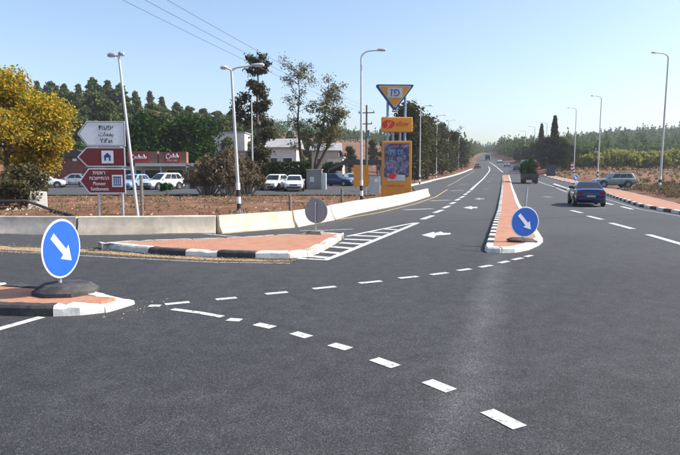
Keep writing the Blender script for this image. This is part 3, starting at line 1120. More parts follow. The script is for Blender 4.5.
lamp_px(137, 24.4, 54, [(170, .18, .04, .36), (0, .05, .04, .25)], 'thin leaning lamp post behind the direction sign boards', (0, R(-4.8)), False, .07)
lamp_px(239, 27.4, 68, [(200, .22, .12, .34), (8, .95, .22, .62)], 'twin headed street lamp with one long arm above the dry bushes', (0, R(-2.2)))
lamp_px(361.5, 36.7, 50, [(4, 1.05, .5, .55)], 'tall single arm street lamp left of the fuel station pylon', (0, R(-.3)))
lamp_px(419.5, 79, 105.5, [(10, 1.2, .5, .6)], 'street lamp just right of the pylon, first of the left verge row', (0, 0))
lamp_px(436, 112, 115, [(10, 1.3, .5, .6)], 'street lamp in front of the tall tree tops, second of the left verge row', (0, 0))
lamp_px(447.5, 140, 120, [(10, 1.3, .5, .6)], 'street lamp third along the left verge before the dark trees', (0, 0))
lamp_px(458, 170, 127, [(10, 1.3, .5, .6)], 'farthest visible street lamp on the left verge', (0, 0))
lamp_px(659.5, 62, 53, [(180, 1.2, .5, .65)], 'tallest nearest street lamp at the right edge', (0, R(.8)), r=.12)
lamp_px(597, 96, 96, [(180, 1.2, .5, .6)], 'second street lamp from the right, behind the silver off-roader', (0, R(.4)), r=.11)
lamp_px(573, 122, 108, [(180, 1.3, .5, .6)], 'third street lamp from the right, rising behind the blue car', (0, R(.3)), r=.11)
lamp_px(545, 168, 122.5, [(180, 1.5, .5, .7)], 'fourth street lamp from the right, in front of the dark cypress', (0, 0), r=.11)
lamp_px(533, 195, 126.5, [(180, 1.5, .5, .7)], 'fifth street lamp from the right, above the truck', (0, 0), r=.11)
lamp_px(524, 225, 131, [(180, 1.5, .5, .7)], 'smallest farthest street lamp on the right', (0, 0), r=.11)
# red and white warning panel at the foot of the third lamp
x, y, z = D(573.3, 165.5, 120.5)
zg = gz(x, y)
t = empty('warning_panel', (x - .25, y, zg), 0, 'red and white striped warning panel at the foot of a right hand lamp', 'warning panel')
MB().tube([(0, 0, -.2), (0, 0, 2.6)], .05, 8).obj('post', M['galv'], t, 40)
for k in range(5):
    MB().box((0, -.065, .85 + k * .35), (.55, .03, .345)).obj('stripe_panel', M['red' if k % 2 == 0 else 'white'], t)


# ------------------------------------------------------------------ fuel station pylon
py_ = 44.8
p0 = D(381.5, 190, py_)[0]
p1 = D(411.0, 190, py_)[0]
pcx = (p0 + p1) / 2
pz0 = gz(pcx, py_)
Z = lambda ypx: D(396, ypx, py_)[2] - pz0
X = lambda xpx: D(xpx, 190, py_)[0] - pcx
pyl = empty('fuel_pylon', (pcx, py_, pz0), R(3), 'tall orange fuel station pylon with triangle sign on top and poster board below', 'pylon sign')
wd = p1 - p0
MB().box((0, 0, Z(141) / 2 - .1), (wd, .5, Z(141) + .2)).obj('poster_cabinet', M['orange'], pyl, bev=.05)
pm, nt_, b_ = newmat('poster_print')
n_ = noise(nt_, 2.6, 5, .6, 'Object', 1.0)
r_ = ramp(nt_, [(.34, (.020, .018, .035)), (.47, (.06, .05, .10)), (.57, (.15, .13, .22)), (.66, (.32, .29, .38)), (.74, (.12, .06, .14))])
nt_.links.new(n_.outputs[0], r_.inputs[0])
nt_.links.new(r_.outputs[0], b_.inputs['Base Color'])
b_.inputs['Roughness'].default_value = .35
x0, x1, zt, zb = X(383.5), X(408.3), Z(143.5), Z(178)
po = MB().add([(x0, -.262, zb + .1), (0, -.262, zb - .22), (x1, -.262, zb + .12), (x1, -.262, zt), (x0, -.262, zt), (x0, -.255, zb + .1), (0, -.255, zb - .22), (x1, -.255, zb + .12), (x1, -.255, zt), (x0, -.255, zt)],
              [(0, 1, 2, 3, 4), (5, 6, 7, 8, 9), (0, 1, 6, 5), (1, 2, 7, 6), (2, 3, 8, 7), (3, 4, 9, 8), (4, 0, 5, 9)]).obj('poster', pm, pyl)


def letter_blocks(parent, xa, xb, z, h, m, n, y=-.27, seed=1):
    rr = random.Random(seed)
    mb = MB()
    w0 = (xb - xa) / n
    for i in range(n):
        if n > 4 and i == n // 2: continue
        cx = xa + w0 * (i + .5)
        st = w0 * .2
        mb.box((cx - w0 * .3, y, z), (st, .01, h * rr.uniform(.8, 1)))
        mb.box((cx + w0 * .02, y, z + h * .42), (w0 * .56, .0096, h * .16))
        if rr.random() < .6: mb.box((cx + w0 * .28, y, z), (st, .0104, h))
        if rr.random() < .5: mb.box((cx + w0 * .02, y, z - h * .42), (w0 * .5, .0098, h * .16))
    return mb.obj('print_lettering', m, parent)


letter_blocks(po, X(391.5), X(407), Z(146.4), .10, M['pink'], 9, seed=3)
letter_blocks(po, X(387), X(402), Z(152.2), .34, M['cyan'], 6, seed=5)
mb = MB()
for (xa, za, s_) in [(391, 163, .34), (398, 160, .30), (403, 166, .36), (388, 168, .25), (395, 168, .32), (404, 157, .22)]:
    q = [(X(xa) + s_ * (1 + .3 * math.sin(3 * a)) * .5 * math.cos(a), Z(za) + s_ * (1 + .25 * math.cos(2 * a + xa)) * .8 * math.sin(a)) for a in [2 * math.pi * k / 12 for k in range(12)]]
    mb.slab(q, -.268 - .0004 * xa % .003, -.263)
mb.obj('poster_figures', mat('poster_figure_print', (.15, .14, .26), .4, var=.7, scale=7), po)
q = [(X(391.8) + .36 * math.cos(a), Z(176.4) + .21 * math.sin(a)) for a in [2 * math.pi * k / 20 for k in range(20)]]
MB().slab([(X(387), Z(181)), (X(404.5), Z(180.6)), (X(404.5), Z(175)), (X(387), Z(174.5))], -.272, -.265).obj('logo_strip', M['palegrey'], po)
MB().slab(q, -.279, -.273).obj('logo_badge', M['red'], po)
put_text('yellow', .27, M['palegrey'], po, (X(398.6), -.277, Z(177)), bold=.004, shear=.2)
letter_blocks(pyl, X(386.5), X(404), Z(185.6), .12, M['red'], 10, y=-.257, seed=8)
# tubes
for xp in (387.0, 392.3, 399.5, 404.3):
    MB().tube([(X(xp), 0, Z(142)), (X(xp), 0, Z(131) if xp not in (387.0, 404.3) else Z(93))], .1, 12).obj('tube', M['tube_blue'], pyl, 40)
MB().box((0, 0, (Z(117.2) + Z(132.2)) / 2), (X(410) - X(379.3), .42, Z(117.2) - Z(132.2))).obj('shop_sign', M['yellow'], pyl, bev=.08)
ss_ = [c for c in pyl.children if c.name.startswith('shop_sign')][0]
q = [(X(387.3) + .50 * math.cos(a) * (1 + .12 * math.sin(2 * a)), Z(124.6) + .33 * math.sin(a)) for a in [2 * math.pi * k / 24 for k in range(24)]]
MB().slab(q, -.22, -.205).obj('logo_oval', M['red'], ss_)
put_text('y', .80, M['yellow'], ss_, (X(387.3), -.226, Z(123.6)), bold=.01, shear=.25)
put_text('ellow', .58, M['red'], ss_, (X(401.0), -.216, Z(124)), bold=.006, shear=.25, sx=.78)
# triangle


def tri(s_, zc):
    hw, ht = (X(413) - X(374.3)) / 2, Z(85) - Z(111.2)
    cx = (X(413) + X(374.3)) / 2
    top_, low = Z(85), Z(111.2)
    c = top_ - ht * .36
    P = [(-hw, top_), (hw, top_), (0, low)]
    out = []
    # rounded corners
    for i in range(3):
        a, b, d = Vector(P[i - 1]), Vector(P[i]), Vector(P[(i + 1) % 3])
        r0 = .22
        p_, q_ = b + (a - b).normalized() * r0, b + (d - b).normalized() * r0
        for k in range(5):
            u = k / 4
            w_ = (1 - u) ** 2 * p_ + 2 * u * (1 - u) * b + u * u * q_
            out.append((w_.x * s_ + cx, (w_.y - c) * s_ + c))
    return out


tr = MB().slab(tri(1.0, 0), -.26, .2).obj('triangle_sign', M['navy'], pyl)
MB().slab(tri(.86, 0), -.266, -.258).obj('triangle_rim', M['palegrey'], tr)
MB().slab(tri(.80, 0), -.272, -.265).obj('triangle_face', M['orange'], tr)
zc = Z(93.2)
MB().box(((X(413) + X(374.3)) / 2, -.276, zc), (1.12, .01, .72)).obj('letter_panel', M['palegrey'], tr)
put_text('\u05d6\u05e4', .86, M['navy'], tr, ((X(413) + X(374.3)) / 2, -.286, zc), bold=.0)

# yellow panel beside the lamp
x, y = D(361, 190, 45)[0], 45.0
zg = gz(x, y)
t = empty('yellow_panel', (x, y, zg), 0, 'plain amber yellow panel on two legs left of the pylon', 'sign board')
zt, zb = D(361, 165, 45)[2] - zg, D(361, 186.5, 45)[2] - zg
MB().box((0, 0, (zt + zb) / 2), (1.15, .12, zt - zb)).obj('panel', M['yellow'], t, bev=.03)
for k in (-.38, .38): MB().tube([(k, .09, -.2), (k, .09, zt - .1)], .04, 8).obj('leg', M['galv'], t, 40)

# ------------------------------------------------------------------ utility poles and power lines
ux, uy = D(366.5, 150, 76)[0], 76.0
uz = gz(ux, uy)
up = empty('utility_pole', (ux, uy, uz), R(-14), 'dark wooden utility pole with cross arms behind the yellow panel', 'utility pole')
ut = D(366.5, 105, 76)[2] - uz
MB().tube([(0, 0, -.4), (0, 0, ut)], [.17, .11], 10).obj('pole', M['wood'], up, 40)
for zz, hw in [(ut - 1.0, 1.05), (ut - 2.4, .75)]:
    c_ = MB().box((0, -.14, zz), (2 * hw, .1, .12)).obj('cross_arm', M['wood'], up)
    for k in (-1, 0, 1):
        MB().lathe([(.03, 0), (.06, .05), (.035, .1), (.06, .15), (.02, .2)], 8).obj('insulator', M['glassdark'], c_, 40, (k * hw * .9, -.14, zz + .06))
MB().box((.22, -.2, ut - 3.6), (.5, .4, .8)).obj('transformer', M['cabinet'], up, bev=.04)
ox, oy = -21.5, -25.0
oz = gz(ox, oy)
up2 = empty('utility_pole', (ox, oy, oz), R(-14), 'utility pole carrying the power lines behind the viewer', 'utility pole')
MB().tube([(0, 0, -.4), (0, 0, 12.5)], [.17, .11], 10).obj('pole', M['wood'], up2, 40)
MB().box((0, -.14, 11.6), (2.2, .1, .12)).obj('cross_arm', M['wood'], up2)
up_m = Matrix.Translation((ux, uy, uz)) @ Matrix.Rotation(R(-14), 4, 'Z')
up2_m = Matrix.Translation((ox, oy, oz)) @ Matrix.Rotation(R(-14), 4, 'Z')
for k, nm in ((-1, 'lowest left'), (0, 'middle'), (1, 'upper right')):
    a = up_m @ Vector((k * .945, -.14, ut - .74))
    b = up2_m @ Vector((k * 1.0, -.14, 11.67))
    pts = []
    for i in range(25):
        u = i / 24
        p = a.lerp(b, u)
        p.z -= 4 * 1.0 * u * (1 - u)
        pts.append(p)
    o = MB().tube(pts, .011, 5).obj('power_line', M['wire'], None, 40)
    tag(o, 'thin dark power line, %s of the three crossing the sky' % nm, 'cable')


# ------------------------------------------------------------------ vehicles
def car(name, L_, W, Ht, kind, paint, label, loc, heading, group=None, wheel_r=.31, detail=True):
    """heading: direction of travel as azimuth from +Y clockwise. local +X forward"""
    t = empty(name, loc, math.pi / 2 - heading, label, 'car', group)
    hl, hw = L_ / 2, W / 2
    zb = .2
    if kind == 'sedan':
        st = [(-hl, .42, .78, .86), (-hl + .06, .30, .92, .94), (-hl + .25, zb, .98, .985), (-hl * .55, zb, 1.0, 1), (-.2, zb, .96, 1), (hl * .42, zb, .93, .995), (hl * .7, zb, .84, .97), (hl - .22, zb, .74, .93), (hl - .05, .28, .66, .86), (hl, .38, .56, .78)]
        gb, gt = (-hl + .52, hl * .40), (-hl + 1.12, hl * .06)
        belt = .955
    elif kind == 'suv':
        st = [(-hl, .5, .95, .88), (-hl + .05, .38, 1.08, .95), (-hl + .2, .30, 1.12, .99), (-hl * .4, .28, 1.1, 1), (0, .28, 1.08, 1), (hl * .4, .28, 1.05, .995), (hl * .72, .28, .98, .97), (hl - .2, .30, .90, .93), (hl - .04, .38, .80, .87), (hl, .48, .68, .8)]
        gb, gt = (-hl + .06, hl * .42), (-hl + .38, hl * .10)
        belt = 1.07
    else:
        st = [(-hl, .42, .85, .86), (-hl + .05, .3, .95, .93), (-hl + .2, zb, 1.0, .985), (-hl * .4, zb, .99, 1), (0, zb, .97, 1), (hl * .42, zb, .94, .995), (hl * .72, zb, .86, .97), (hl - .2, zb, .76, .93), (hl - .04, .28, .68, .86), (hl, .38, .58, .78)]
        gb, gt = (-hl + .10, hl * .46), (-hl + .55, hl * .10)
        belt = .96
    vs = []
    for x, zl, zt, k in st:
        w_ = hw * k
        prof = [(-.78 * w_, zl), (-.95 * w_, zl + .1), (-w_, zl + (zt - zl) * .5), (-.965 * w_, zt - .1), (-.86 * w_, zt - .015), (-.4 * w_, zt + .012),
                (.4 * w_, zt + .012), (.86 * w_, zt - .015), (.965 * w_, zt - .1), (w_, zl + (zt - zl) * .5), (.95 * w_, zl + .1), (.78 * w_, zl)]
        vs += [(x, y, z) for y, z in prof]
    n = 12
    fs = [(i * n + k, i * n + (k + 1) % n, (i + 1) * n + (k + 1) % n, (i + 1) * n + k) for i in range(len(st) - 1) for k in range(n)]
    fs += [tuple(range(n))[::-1], tuple((len(st) - 1) * n + k for k in range(n))]
    body = MB().add(vs, fs).obj('body', paint, t, 38)
    # greenhouse: belt ring, roof-edge ring, roof crown ring
    lev = [(gb[0], gb[1], hw * .90, belt - .02), (gt[0], gt[1], hw * .70, Ht - .07), (gt[0] + .18, gt[1] - .22, hw * .55, Ht)]
    vs = []
    for xr, xf, w_, z in lev:
        vs += [(xr, -w_, z), (xr, w_, z), (xf, w_ * .96, z), (xf, -w_ * .96, z)]
    fs = [(i * 4 + k, i * 4 + (k + 1) % 4, (i + 1) * 4 + (k + 1) % 4, (i + 1) * 4 + k) for i in range(2) for k in range(4)] + [(8, 9, 10, 11)]
    MB().add(vs, fs).obj('cabin', paint, t, 30, bev=.035)
    V = [Vector(v) for v in vs]

    def pane(q, u0, u1, v0, v1, nm, par=t, m='carglass'):
        a, b, c, d = q
        def pt(u, v): return a.lerp(b, u).lerp(d.lerp(c, u), v)
        nrm = (b - a).cross(d - a).normalized()
        cen = (a + b + c + d) / 4
        if nrm.dot(cen - Vector((0, 0, .9))) < 0: nrm = -nrm
        p = [pt(u0, v0), pt(u1, v0), pt(u1, v1), pt(u0, v1)]
        o_ = [k + nrm * .008 for k in p]
        i_ = [k - nrm * .02 for k in p]
        MB().add(o_ + i_, [(0, 1, 2, 3), (4, 5, 6, 7), (0, 1, 5, 4), (1, 2, 6, 5), (2, 3, 7, 6), (3, 0, 4, 7)]).obj(nm, M[m], par)
    pane((V[1], V[0], V[4], V[5]), .08, .92, .1, .93, 'rear_window')
    pane((V[3], V[2], V[6], V[7]), .06, .94, .06, .93, 'windscreen')
    for a, b, c, d in ((V[0], V[3], V[7], V[4]), (V[2], V[1], V[5], V[6])):
        fw = a.x < b.x
        cuts = [(.13, .44), (.47, .82)] if kind == 'sedan' else [(.10, .30), (.32, .58), (.60, .88)]
        for u0, u1 in cuts:
            if not fw: u0, u1 = 1 - u1, 1 - u0
            pane((a, b, c, d), u0, u1, .13, .9, 'side_window')
    # wheels
    wb = L_ * .30
    for sx in (-1, 1):
        for sy in (-1, 1):
            xx = sx * wb + .03
            MB().lathe([(wheel_r + .075, -.10), (wheel_r + .075, .012)], 22, 'y').obj('wheel_arch', M['plastic'], t, 40, (xx, sy * (hw - .012), wheel_r + .03)).scale = (1, sy, 1)
            wobj = MB().lathe([(wheel_r * .62, -.11), (wheel_r * .93, -.11), (wheel_r, -.075), (wheel_r, .055), (wheel_r * .93, .085), (wheel_r * .64, .088), (wheel_r * .62, .06)], 22, 'y').obj('wheel', M['tyre'], t, 40, (xx, sy * (hw - .05), wheel_r))
            wobj.scale = (1, sy, 1)
            mb = MB()
            mb.lathe([(wheel_r * .64, .052), (wheel_r * .64, .07), (wheel_r * .52, .055), (.07, .06), (.055, .075), (.01, .077)], 20, 'y')
            for k in range(5):
                a_ = 2 * math.pi * k / 5
                mb.box((math.cos(a_) * wheel_r * .34, .066, math.sin(a_) * wheel_r * .34), (.09, .02, .09))
            mb.obj('rim', M['rim'], wobj, 40)
    # lights, plates, bumpers, mirrors
    zr_ = st[1][2]
    zf_ = st[-2][2]
    for sy in (-1, 1):
        MB().box((-hl + .075, sy * hw * .72, zr_ - .17), (.16, hw * .36, .18)).obj('tail_light', M['lampred'], t, bev=.02)
        MB().box((hl - .13, sy * hw * .66, zf_ - .06), (.24, hw * .34, .13)).obj('headlight', M['lampclear'], t, bev=.03)
        MB().box((gb[1] - .28, sy * (hw * .97), belt + .05), (.12, .24, .14)).obj('mirror', paint, t, bev=.03)
        if detail:
            for hx in (-.55, .42): MB().box((hx, sy * (hw * .985), belt - .17), (.18, .04, .03)).obj('door_handle', M['plastic'], t)
    MB().box((-hl + .03, 0, st[0][1] + .02), (.16, W * .80, .13)).obj('rear_bumper', M['plastic'] if kind == 'suv' else paint, t, bev=.04)
    MB().box((hl - .03, 0, .36), (.14, W * .72, .16)).obj('front_bumper', M['plastic'], t, bev=.04)
    MB().box((-hl - .035, 0, st[0][1] + (.16 if kind != 'suv' else .2)), (.04, .44, .10)).obj('number_plate', M['plate'], t)
    MB().box((hl - .015, 0, zf_ - .10), (.10, W * .38, .12)).obj('grille', M['plastic'], t, bev=.02)
    if kind == 'suv':
        for sy in (-1, 1): MB().tube([(gt[0] + .1, sy * hw * .56, Ht + .03), (gt[1] - .25, sy * hw * .56, Ht + .03)], .025, 6).obj('roof_rail', M['plastic'], t)
    return t


navy_paint = carpaint('dark_blue_car_paint', (.006, .018, .105))
white_paint = carpaint('white_car_paint', (.72, .73, .74), 0)
silver_paint = carpaint('silver_car_paint', (.42, .45, .48), .6)
green_grey = carpaint('grey_green_car_paint', (.17, .22, .24), .4)
sky_paint = carpaint('pale_blue_car_paint', (.30, .45, .62), .2)
black_paint = carpaint('black_car_paint', (.015, .016, .018), .2)

x, y = D(585.5, 207, 33.6)[0], 33.6
car('parked_car' if False else 'blue_sedan', 4.05, 1.58, 1.36, 'sedan', navy_paint, 'dark blue sedan driving away in the right carriageway', (x, y, 0.004), math.atan2(x, y) - R(7.5))
x, y = D(613, 188, 67)[0], 67.0
car('silver_offroader', 4.45, 1.8, 1.68, 'suv', green_grey, 'grey off-roader waiting side-on at the right hand side road', (x, y, .01), R(-86), wheel_r=.38)

# far cars on the road
for px, pyv, kind, pt, hd, lab, nm in [
    (477.5, 168.2, 'sedan', black_paint, 195, 'dark car coming down the far left lane beside the white kerb', 'oncoming_car'),
    (507, 166.4, 'sedan', silver_paint, 197, 'silver car far off beyond the end of the median', 'oncoming_car'),
    (499.7, 162.8, 'hatch', white_paint, 197, 'white car far up the rising road', 'oncoming_car'),
    (516.6, 170.6, 'hatch', black_paint, 15, 'small black car on the far right carriageway left of the truck', 'distant_car')]:
    x, y = G(px, pyv)
    o = car(nm, 4.3, 1.75, 1.45, kind, pt, lab, (x, y, zr(y) + .01), R(hd), detail=False)
    o.rotation_euler[1] = 0
# far lorry
x, y = G(487.6, 160.6)
t = empty('distant_lorry', (x, y, zr(y)), R(-15), 'dark lorry at the far crest of the road', 'lorry')
MB().box((0, 1.2, 1.75), (2.4, 5, 2.3)).obj('cargo_box', M['roof_grey'], t, bev=.05)
MB().box((0, -2.2, 1.45), (2.3, 1.6, 1.9)).obj('cab', M['container'], t, bev=.12)
MB().box((0, -3.02, 1.9), (2.0, .04, .8)).obj('windscreen', M['carglass'], t)
for sx in (-1, 1):
    for yy in (-2.1, 2.4): MB().lathe([(.48, -.14), (.5, 0), (.48, .14)], 14, 'z').obj('wheel', M['tyre'], t, 40, (sx * 1.0, yy, .5)).rotation_euler = (0, R(90), 0)

# parked cars at the station
def park(px, dep, kind, paint, hd, lab, nm='parked_car', L_=4.2, Ht=1.5, wr=.31):
    x = D(px, 190, dep)[0]
    z = .012 + .10 * ss(46, 54, dep) if 47 < dep < 75 and -60 < x < 3 else gz(x, dep)
    return car(nm, L_, 1.76, Ht, kind, paint, lab, (x, dep, z), R(hd), 'cars parked at the fuel station', wheel_r=wr)


park(163.5, 57.5, 'hatch', white_paint, 212, 'white parked hatchback with dark windscreen in front of the shop', L_=4.25, Ht=1.62, wr=.33)
park(134, 57.0, 'hatch', sky_paint, 190, 'pale blue parked car half hidden by the direction sign post', L_=4.0)
park(47, 63, 'hatch', white_paint, 75, 'white parked car at the left beside the brown wall', L_=3.9)
park(73, 66, 'sedan', silver_paint, 262, 'silver parked car in front of the brown red wall')
park(294.5, 53.6, 'hatch', white_paint, 178, 'white parked car facing the road in front of the clipped hedge', L_=4.0, Ht=1.45)
park(275, 55.6, 'hatch', white_paint, 195, 'white parked car half hidden behind the dry bush', L_=4.0)
park(337, 70, 'sedan', navy_paint, 118, 'dark blue parked car behind the grey cabinet', L_=4.4)
park(352, 72.5, 'hatch', sky_paint, 170, 'pale blue parked car behind the amber panel')
park(326, 78, 'hatch', white_paint, 150, 'white parked car at the back of the station yard')
park(347, 80, 'sedan', silver_paint, 100, 'silver parked car deepest in the station yard')


# truck loaded with plants
x, y = D(532.5, 184, 86)[0], 87.5
tr_az = math.atan2(x, y) - R(3)
t = empty('plant_truck', (x, y, zr(y)), -tr_az, 'open truck loaded with green plants seen from behind', 'truck')
MB().box((0, .5, .92), (2.3, 6.4, .18)).obj('bed_floor', M['dashmetal'], t)
MB().box((0, 4.55, 1.55), (2.2, 1.7, 2.0)).obj('cab', M['palegrey'], t, bev=.1)
MB().box((0, 3.58, 2.25), (2.3, .08, 2.6)).obj('headboard', M['palegrey'], t)
MB().box((0, -2.66, 1.22), (2.3, .06, .5)).obj('tailgate', M['dashmetal'], t)
for sx in (-1, 1):
    MB().box((sx * 1.13, .45, 1.2), (.05, 6.1, .45)).obj('side_board', M['dashmetal'], t)
    MB().box((sx * .95, -2.72, .85), (.3, .06, .12)).obj('tail_light', M['lampred'], t)
    MB().box((sx * .82, -2.0, .42), (.55, .04, .5)).obj('mud_flap', M['rubber'], t)
    for yy in (-1.3, 4.3): MB().lathe([(.42, -.2), (.46, -.14), (.46, .14), (.42, .2), (.1, .17)], 18, 'z').obj('wheel', M['tyre'], t, 40, (sx * .85, yy, .46)).rotation_euler = (0, R(90), 0)
MB().box((0, -2.7, .62), (2.1, .1, .14)).obj('rear_bumper', M['dashmetal'], t)
MB().box((0, -2.765, .62), (.5, .02, .12)).obj('number_plate', M['plate'], t)
MB().box((0, .6, .7), (.9, 6.8, .25)).obj('chassis', M['plastic'], t)
truck = t
truck_top = 1.02


# ------------------------------------------------------------------ foliage
def leaf_mesh(name, cent, size, m, up=.0, elong=1.5):
    cent = np.asarray(cent, float)
    n = len(cent)
    size = np.broadcast_to(np.asarray(size, float), (n,))
    a = rng.normal(size=(n, 3))
    a /= np.linalg.norm(a, axis=1)[:, None]
    b = rng.normal(size=(n, 3))
    b[:, 2] += up
    b -= a * (a * b).sum(1)[:, None]
    b /= np.linalg.norm(b, axis=1)[:, None]
    sz = size * rng.uniform(.6, 1.35, n)
    a *= (sz * .5)[:, None]
    b *= (sz * .5 * elong)[:, None]
    v = np.stack([cent - b, cent + a * .9 - b * .15, cent + b, cent - a * .9 + b * .1], 1).reshape(-1, 3)
    me = bpy.data.meshes.new(name)
    me.vertices.add(4 * n)
    me.vertices.foreach_set('co', v.ravel())
    me.loops.add(4 * n)
    me.loops.foreach_set('vertex_index', np.arange(4 * n, dtype=np.int32))
    me.polygons.add(n)
    me.polygons.foreach_set('loop_start', np.arange(0, 4 * n, 4, dtype=np.int32))
    me.update()
    me.validate()
    me.materials.append(m)
    return me


def blob(c, r, n, shell=.55):
    """n points through an ellipsoid, denser towards its skin"""
    d = rng.normal(size=(n, 3))
    d /= np.linalg.norm(d, axis=1)[:, None]
    k = (shell + (1 - shell) * rng.random(n)) * rng.random(n) ** .22
    return np.asarray(c) + d * k[:, None] * np.asarray(r)


def fuzz(c, r, n):
    return np.asarray(c) + rng.normal(size=(n, 3)) * (np.asarray(r) * .5)


def limb_tree(mb, base, top, r0, nl, spread, rise=.5, start=.35, rr=None):
    """trunk with limbs; returns limb ends"""
    rr = rr or random
    base, top = Vector(base), Vector(top)
    pts = [base]
    for k in range(1, 6):
        p = base.lerp(top, k / 5)
        p += Vector((rr.uniform(-1, 1), rr.uniform(-1, 1), 0)) * (top - base).length * .025
        pts.append(p)
    mb.tube(pts, [r0 * (1 - .15 * k) for k in range(6)], 8)
    ends = []
    for i in range(nl):
        u = start + (1 - start) * (i + rr.random() * .6) / nl
        f = u * 5
        j = min(4, int(f))
        p = pts[j].lerp(pts[j + 1], f - j)
        a = rr.random() * 6.283 + i * 2.4
        ln = spread * (1.1 - .5 * u) * rr.uniform(.7, 1.1)
        e = p + Vector((math.cos(a) * ln, math.sin(a) * ln, ln * rise * rr.uniform(.6, 1.3)))
        mid = p.lerp(e, .5) + Vector((0, 0, ln * .08))
        r1 = r0 * .45 * (1.1 - .6 * u)
        mb.tube([p, mid, e], [r1, r1 * .7, r1 * .3], 6)
        ends.append(e)
        for q in range(2):
            e2 = mid.lerp(e, .4 + .4 * q) + Vector((rr.uniform(-1, 1), rr.uniform(-1, 1), rr.uniform(.0, 1))) * ln * .35
            mb.tube([mid.lerp(e, .3 + .3 * q), e2], [r1 * .45, r1 * .15], 5)
            ends.append(e2)
    ends.append(pts[-1])
    return ends


LEAF = {
    'yellow': leafmat('yellow_autumn_leaves', [(0.1134, 0.1337, 0.0267), (0.2754, 0.2317, 0.0327), (0.5508, 0.3742, 0.0327), (0.6804, 0.499, 0.0446), (0.4212, 0.2495, 0.0327), (0.2106, 0.2317, 0.0446)], 0.5),
    'olivegrey': leafmat('grey_green_leaves', [(0.06, 0.066, 0.0336), (0.132, 0.132, 0.072), (0.204, 0.18, 0.108), (0.24, 0.168, 0.072)], 0.4),
    'pine': leafmat('pine_needles', [(0.0284, 0.0514, 0.0154), (0.0709, 0.1119, 0.0308), (0.1276, 0.1693, 0.0513), (0.1985, 0.2117, 0.077)], 0.35),
    'dense': leafmat('dense_green_leaves', [(0.0076, 0.0209, 0.0057), (0.0171, 0.0437, 0.0095), (0.0342, 0.076, 0.0152), (0.0712, 0.1187, 0.0247)], 0.3),
    'brown': leafmat('brown_dark_leaves', [(0.0227, 0.0244, 0.0109), (0.0507, 0.0531, 0.0217), (0.0875, 0.0892, 0.0357), (0.1312, 0.1254, 0.0512)], 0.35),
    'purple': leafmat('dark_casuarina_leaves', [(0.0243, 0.0219, 0.0123), (0.0524, 0.0481, 0.0246), (0.0916, 0.0836, 0.0422), (0.1403, 0.1254, 0.066)], 0.35),
    'wispy': leafmat('thin_olive_leaves', [(0.057, 0.0592, 0.0255), (0.1197, 0.1159, 0.051), (0.1938, 0.1827, 0.0796), (0.2736, 0.2394, 0.1122)], 0.45),
    'dry': leafmat('dry_brown_twigs', [(0.115, 0.0805, 0.0517), (0.1955, 0.1437, 0.0978), (0.276, 0.2127, 0.1495), (0.1495, 0.138, 0.069)], 0.4),
    'olive': leafmat('olive_orchard_leaves', [(0.0894, 0.1141, 0.0257), (0.1787, 0.2106, 0.0429), (0.2762, 0.2984, 0.0644), (0.3737, 0.351, 0.1001)], 0.45),
    'far': leafmat('far_wood_leaves', [(0.0376, 0.0764, 0.0224), (0.0706, 0.1201, 0.0336), (0.1176, 0.1729, 0.0476), (0.1725, 0.2093, 0.0672)], 0.35),
    'dark': leafmat('dark_roadside_leaves', [(0.012, 0.0192, 0.0084), (0.0264, 0.0384, 0.0144), (0.0528, 0.0624, 0.024), (0.09, 0.0864, 0.036)], 0.3),
    'plant': leafmat('potted_plant_leaves', [(.012, .045, .010), (.025, .09, .018), (.045, .13, .028)], .3),
    'grass': leafmat('dry_grass', [(.26, .18, .11), (.36, .27, .17), (.24, .19, .10), (.16, .14, .06)], .4),
    'flower': leafmat('pink_flowers', [(.16, .05, .08), (.24, .09, .13)], .3),
}


def tree(name, loc, crown_pts, size, leaf, trunk_mb, bark, label, cat='tree', group=None, elong=1.5, up=0, rz=0):
    t = empty(name, loc, rz, label, cat, group)
    if trunk_mb is not None: trunk_mb.obj('trunk', M[bark], t, 50)
    link('crown', leaf_mesh('crown', crown_pts, size, LEAF[leaf], up, elong), t)
    return t


def ends_crown(ends, r, n, jit=.35, squash=.75):
    out = []
    for e in ends:
        k = r * random.uniform(1 - jit, 1 + jit)
        out.append(blob(e, (k, k, k * squash), int(n * (k / r) ** 2)))
    return np.concatenate(out)


# yellow tree at the left
x, y = D(8, 190, 33)[0], 33.0
zg = gz(x, y)
mb = MB()
ends = limb_tree(mb, (0, 0, -.2), (.3, 0, 5.9), .22, 13, 2.9, .55, .25, random.Random(4))
pts = ends_crown(ends, 1.1, 620)
low = np.concatenate([blob((-2.2, -.4, 2.2), (1.7, 1.4, 1.5), 3200, .1), blob((1.2, .1, 2.9), (1.8, 1.5, 1.4), 3200, .1), blob((2.5, .0, 4.6), (1.1, 1.3, 1.3), 1900, .1), blob((2.1, .2, 2.6), (1.1, 1.1, 1.3), 1500, .1), blob((0, 0, 5.9), (1.7, 1.6, 1.2), 1800, .1), blob((-2.6, 0, 5.1), (1.9, 1.7, 1.6), 2400, .1), blob((3.0, 0, 4.9), (1.3, 1.3, 1.3), 1500, .1)])
pts = np.concatenate([pts, low])
tree('autumn_tree', (x, y, zg), pts, .115, 'yellow', mb, 'bark', 'yellow orange autumn tree at the left edge')
x, y = D(18, 190, 31)[0], 31.0
mb = MB()
ends = limb_tree(mb, (0, 0, -.2), (.1, 0, 1.8), .07, 12, 1.1, .5, .2, random.Random(5))
ends += [Vector((random.uniform(-1.3, 1.2), random.uniform(-.6, .6), random.uniform(.4, 2.2))) for _ in range(16)]
tree('grey_bush', (x, y, gz(x, y)), ends_crown(ends, .55, 90), .13, 'olivegrey', mb, 'bark_grey', 'grey green bush under the yellow tree', 'bush')

